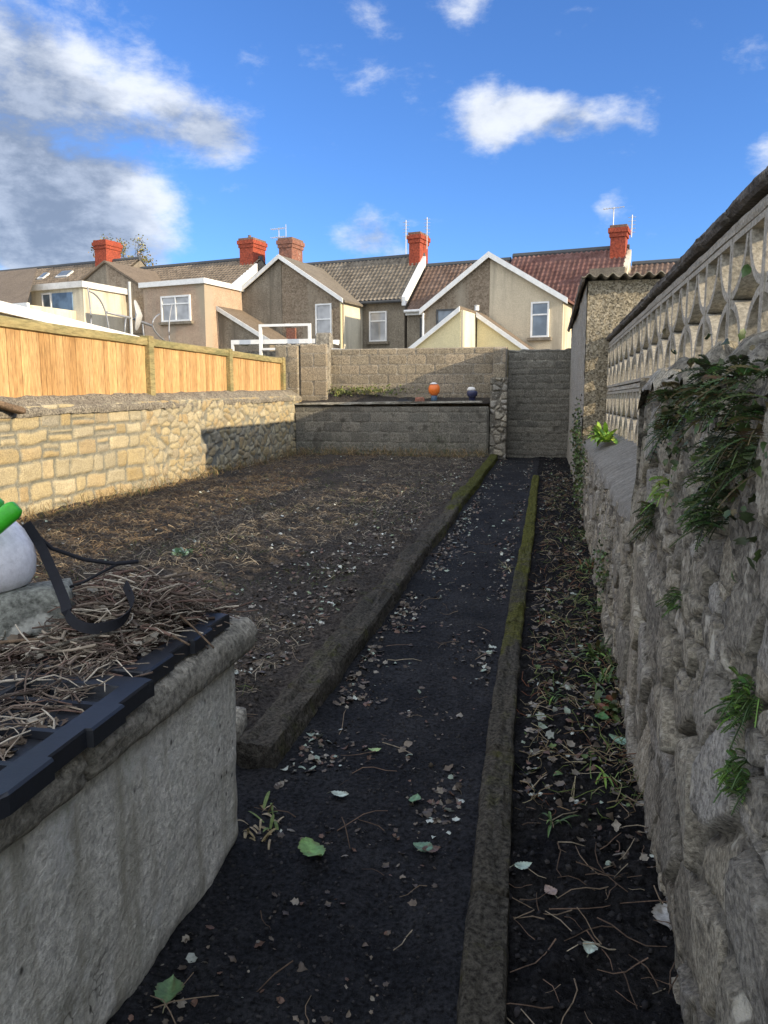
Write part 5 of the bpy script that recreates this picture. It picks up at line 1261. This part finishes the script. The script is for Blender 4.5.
# =================================================================== CAMERA, LIGHT, SKY
cam = bpy.data.cameras.new('camera'); co = bpy.data.objects.new('camera', cam); COL.objects.link(co); scene.camera = co
cam.sensor_fit = 'VERTICAL'; cam.sensor_height = 36; cam.lens = 770/1024*36; cam.clip_end = 5000; cam.clip_start = .05
co.location = (0, 0, 1.5); co.rotation_euler = (R(90-8.27), 0, R(11.9))
SUN_AZ, SUN_EL = 106.0, 17.9          # clockwise from +Y
az, el = R(SUN_AZ), R(SUN_EL)
to_sun = Vector((math.sin(az)*math.cos(el), math.cos(az)*math.cos(el), math.sin(el)))
sl = bpy.data.lights.new('sun', 'SUN'); so = bpy.data.objects.new('sun', sl); COL.objects.link(so)
sl.energy = 3.6; sl.angle = R(.5); sl.color = (1.0, .86, .66); sl.color = (1.0, .82, .57); so.rotation_euler = to_sun.to_track_quat('Z', 'Y').to_euler(); so.location = (20, -5, 20)
w = bpy.data.worlds.new('World'); scene.world = w; w.use_nodes = True; N, L = w.node_tree.nodes, w.node_tree.links
bg = N['Background']; bg.inputs[1].default_value = .13
sk = N.new('ShaderNodeTexSky'); sk.sky_type = 'NISHITA'; sk.sun_disc = False; sk.sun_elevation = el; sk.sun_rotation = az; sk.air_density = .9; sk.dust_density = .3; sk.ozone_density = 2.2
tc = N.new('ShaderNodeTexCoord'); sep = N.new('ShaderNodeSeparateXYZ'); L.new(tc.outputs['Generated'], sep.inputs[0])
def mth(op, a, b=None, c=None, clamp=False):
    m_ = N.new('ShaderNodeMath'); m_.operation = op; m_.use_clamp = clamp
    for i, v in enumerate((a, b, c)):
        if v is None: continue
        if isinstance(v, (int, float)): m_.inputs[i].default_value = v
        else: L.new(v, m_.inputs[i])
    return m_.outputs[0]
azd = mth('MULTIPLY', mth('ARCTAN2', sep.outputs[0], sep.outputs[1]), 57.2958)
eld = mth('MULTIPLY', mth('ARCSINE', sep.outputs[2]), 57.2958)
nw = noise(N, L, tc.outputs['Generated'], 5, 4, .6)
sw = N.new('ShaderNodeSeparateColor'); L.new(nw.outputs['Color'], sw.inputs[0])
azd = mth('ADD', azd, mth('MULTIPLY', mth('SUBTRACT', sw.outputs[0], .5), 9)); eld = mth('ADD', eld, mth('MULTIPLY', mth('SUBTRACT', sw.outputs[1], .5), 6))
def blobs(lst):
    tot = None
    for (a, e, sa, se, wt) in lst:
        q = mth('ADD', mth('POWER', mth('ABSOLUTE', mth('DIVIDE', mth('SUBTRACT', azd, a), sa)), 2), mth('POWER', mth('ABSOLUTE', mth('DIVIDE', mth('SUBTRACT', eld, e), se)), 2))
        g = mth('MULTIPLY', mth('EXPONENT', mth('MULTIPLY', q, -1)), wt)
        tot = g if tot is None else mth('ADD', tot, g)
    return tot
D = blobs([(-37, 16, 6, 6, 1.3), (-34, 12, 5.5, 3.2, 1.4), (-28.5, 19.2, 4.5, 2.8, 1.1), (-24, 18.2, 4, 1.6, .7), (-34, 21.5, 4, 3, .7), (-28.5, 13.3, 3, 1.3, .75), (-36, 9.5, 6, 2, .6),
           (-3.2, 18.6, 3.4, 1.6, 1.15), (1.5, 18.0, 4.6, 1.3, 1.05), (6, 17.3, 2, .7, .45), (13.5, 15.5, 2, 2.2, .8), (4.1, 12.6, 1.3, 1.4, .8), (-12.8, 11.6, 2.8, 1.6, .9),
           (-13.5, 24.4, 2, 1.5, .8), (-6.6, 24.2, 1.6, 1.6, .8), (-15.8, 20.6, 3, 1.0, .38), (7.6, 11.2, 1.6, .9, .4), (12.5, 20.5, 2, 1.2, .45), (.7, 22.7, 1, .7, .35)])
dd = N.new('ShaderNodeMapping'); dd.inputs['Scale'].default_value = (1, 1, 2.0); L.new(tc.outputs['Generated'], dd.inputs[0])
n1 = noise(N, L, dd.outputs[0], 10, 14, .64, .1)
dens = mth('ADD', D, mth('MULTIPLY', mth('SUBTRACT', n1.outputs['Fac'], .5), 3.0))
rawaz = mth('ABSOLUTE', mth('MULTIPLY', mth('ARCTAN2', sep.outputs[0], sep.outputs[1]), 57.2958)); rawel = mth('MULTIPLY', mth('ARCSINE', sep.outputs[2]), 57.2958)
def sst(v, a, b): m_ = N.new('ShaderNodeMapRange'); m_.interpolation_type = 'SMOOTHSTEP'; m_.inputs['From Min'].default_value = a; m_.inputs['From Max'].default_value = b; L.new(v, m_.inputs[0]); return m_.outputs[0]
dens = mth('ADD', dens, mth('MULTIPLY', mth('MAXIMUM', sst(rawaz, 55, 85), sst(rawel, 30, 48)), 1.1))  # unseen clouds beside, behind and overhead, added as fill light
alpha = N.new('ShaderNodeMapRange'); alpha.interpolation_type = 'SMOOTHSTEP'; alpha.inputs['From Min'].default_value = .28; alpha.inputs['From Max'].default_value = 1.45; L.new(dens, alpha.inputs[0])
# thick cloud greys out where it is deep
DK = blobs([(-37.5, 16, 6, 3.6, 1.6), (-34, 11, 5.5, 3.0, 1.6), (-31.5, 15.8, 3.5, 1.6, .8), (-30, 16.5, 4, 1.6, .5), (-12.5, 11.5, 3, 2, 1.0), (-36, 21.5, 5, 3, .5), (-26, 17.6, 4, 1.2, .5), (1, 17.2, 5, .8, .5), (14, 14, 2, 1.5, .4)])
n2 = noise(N, L, dd.outputs[0], 7, 8, .6, .1)
sh = N.new('ShaderNodeMapRange'); sh.interpolation_type = 'SMOOTHSTEP'; sh.inputs['From Min'].default_value = .1; sh.inputs['From Max'].default_value = 1.1
L.new(mth('ADD', DK, mth('MULTIPLY', mth('SUBTRACT', n2.outputs['Fac'], .5), 3.2)), sh.inputs[0])
dk = mixc(N, L, rmp(N, L, n1.outputs['Fac'], .38, .62), (1.1, 1.35, 1.8), (2.2, 2.5, 3.05))
cc = mixc(N, L, sh.outputs[0], (4.0, 4.2, 4.5), dk)
cc = mixc(N, L, sst(rawaz, 60, 100), cc, (8.0, 8.15, 8.3))  # those out-of-frame clouds are brightened further to lift the shaded areas
skc = mixc(N, L, 1.0, sk.outputs[0], (.43, .66, 1.02), 'MULTIPLY')
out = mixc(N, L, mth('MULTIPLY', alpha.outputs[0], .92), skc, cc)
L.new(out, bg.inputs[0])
vs_ = scene.view_settings; vs_.view_transform = 'Standard'; vs_.look = 'None'; vs_.exposure = .9; vs_.gamma = 1; vs_.use_curve_mapping = False
scene.render.engine = 'CYCLES'; scene.cycles.max_bounces = 5
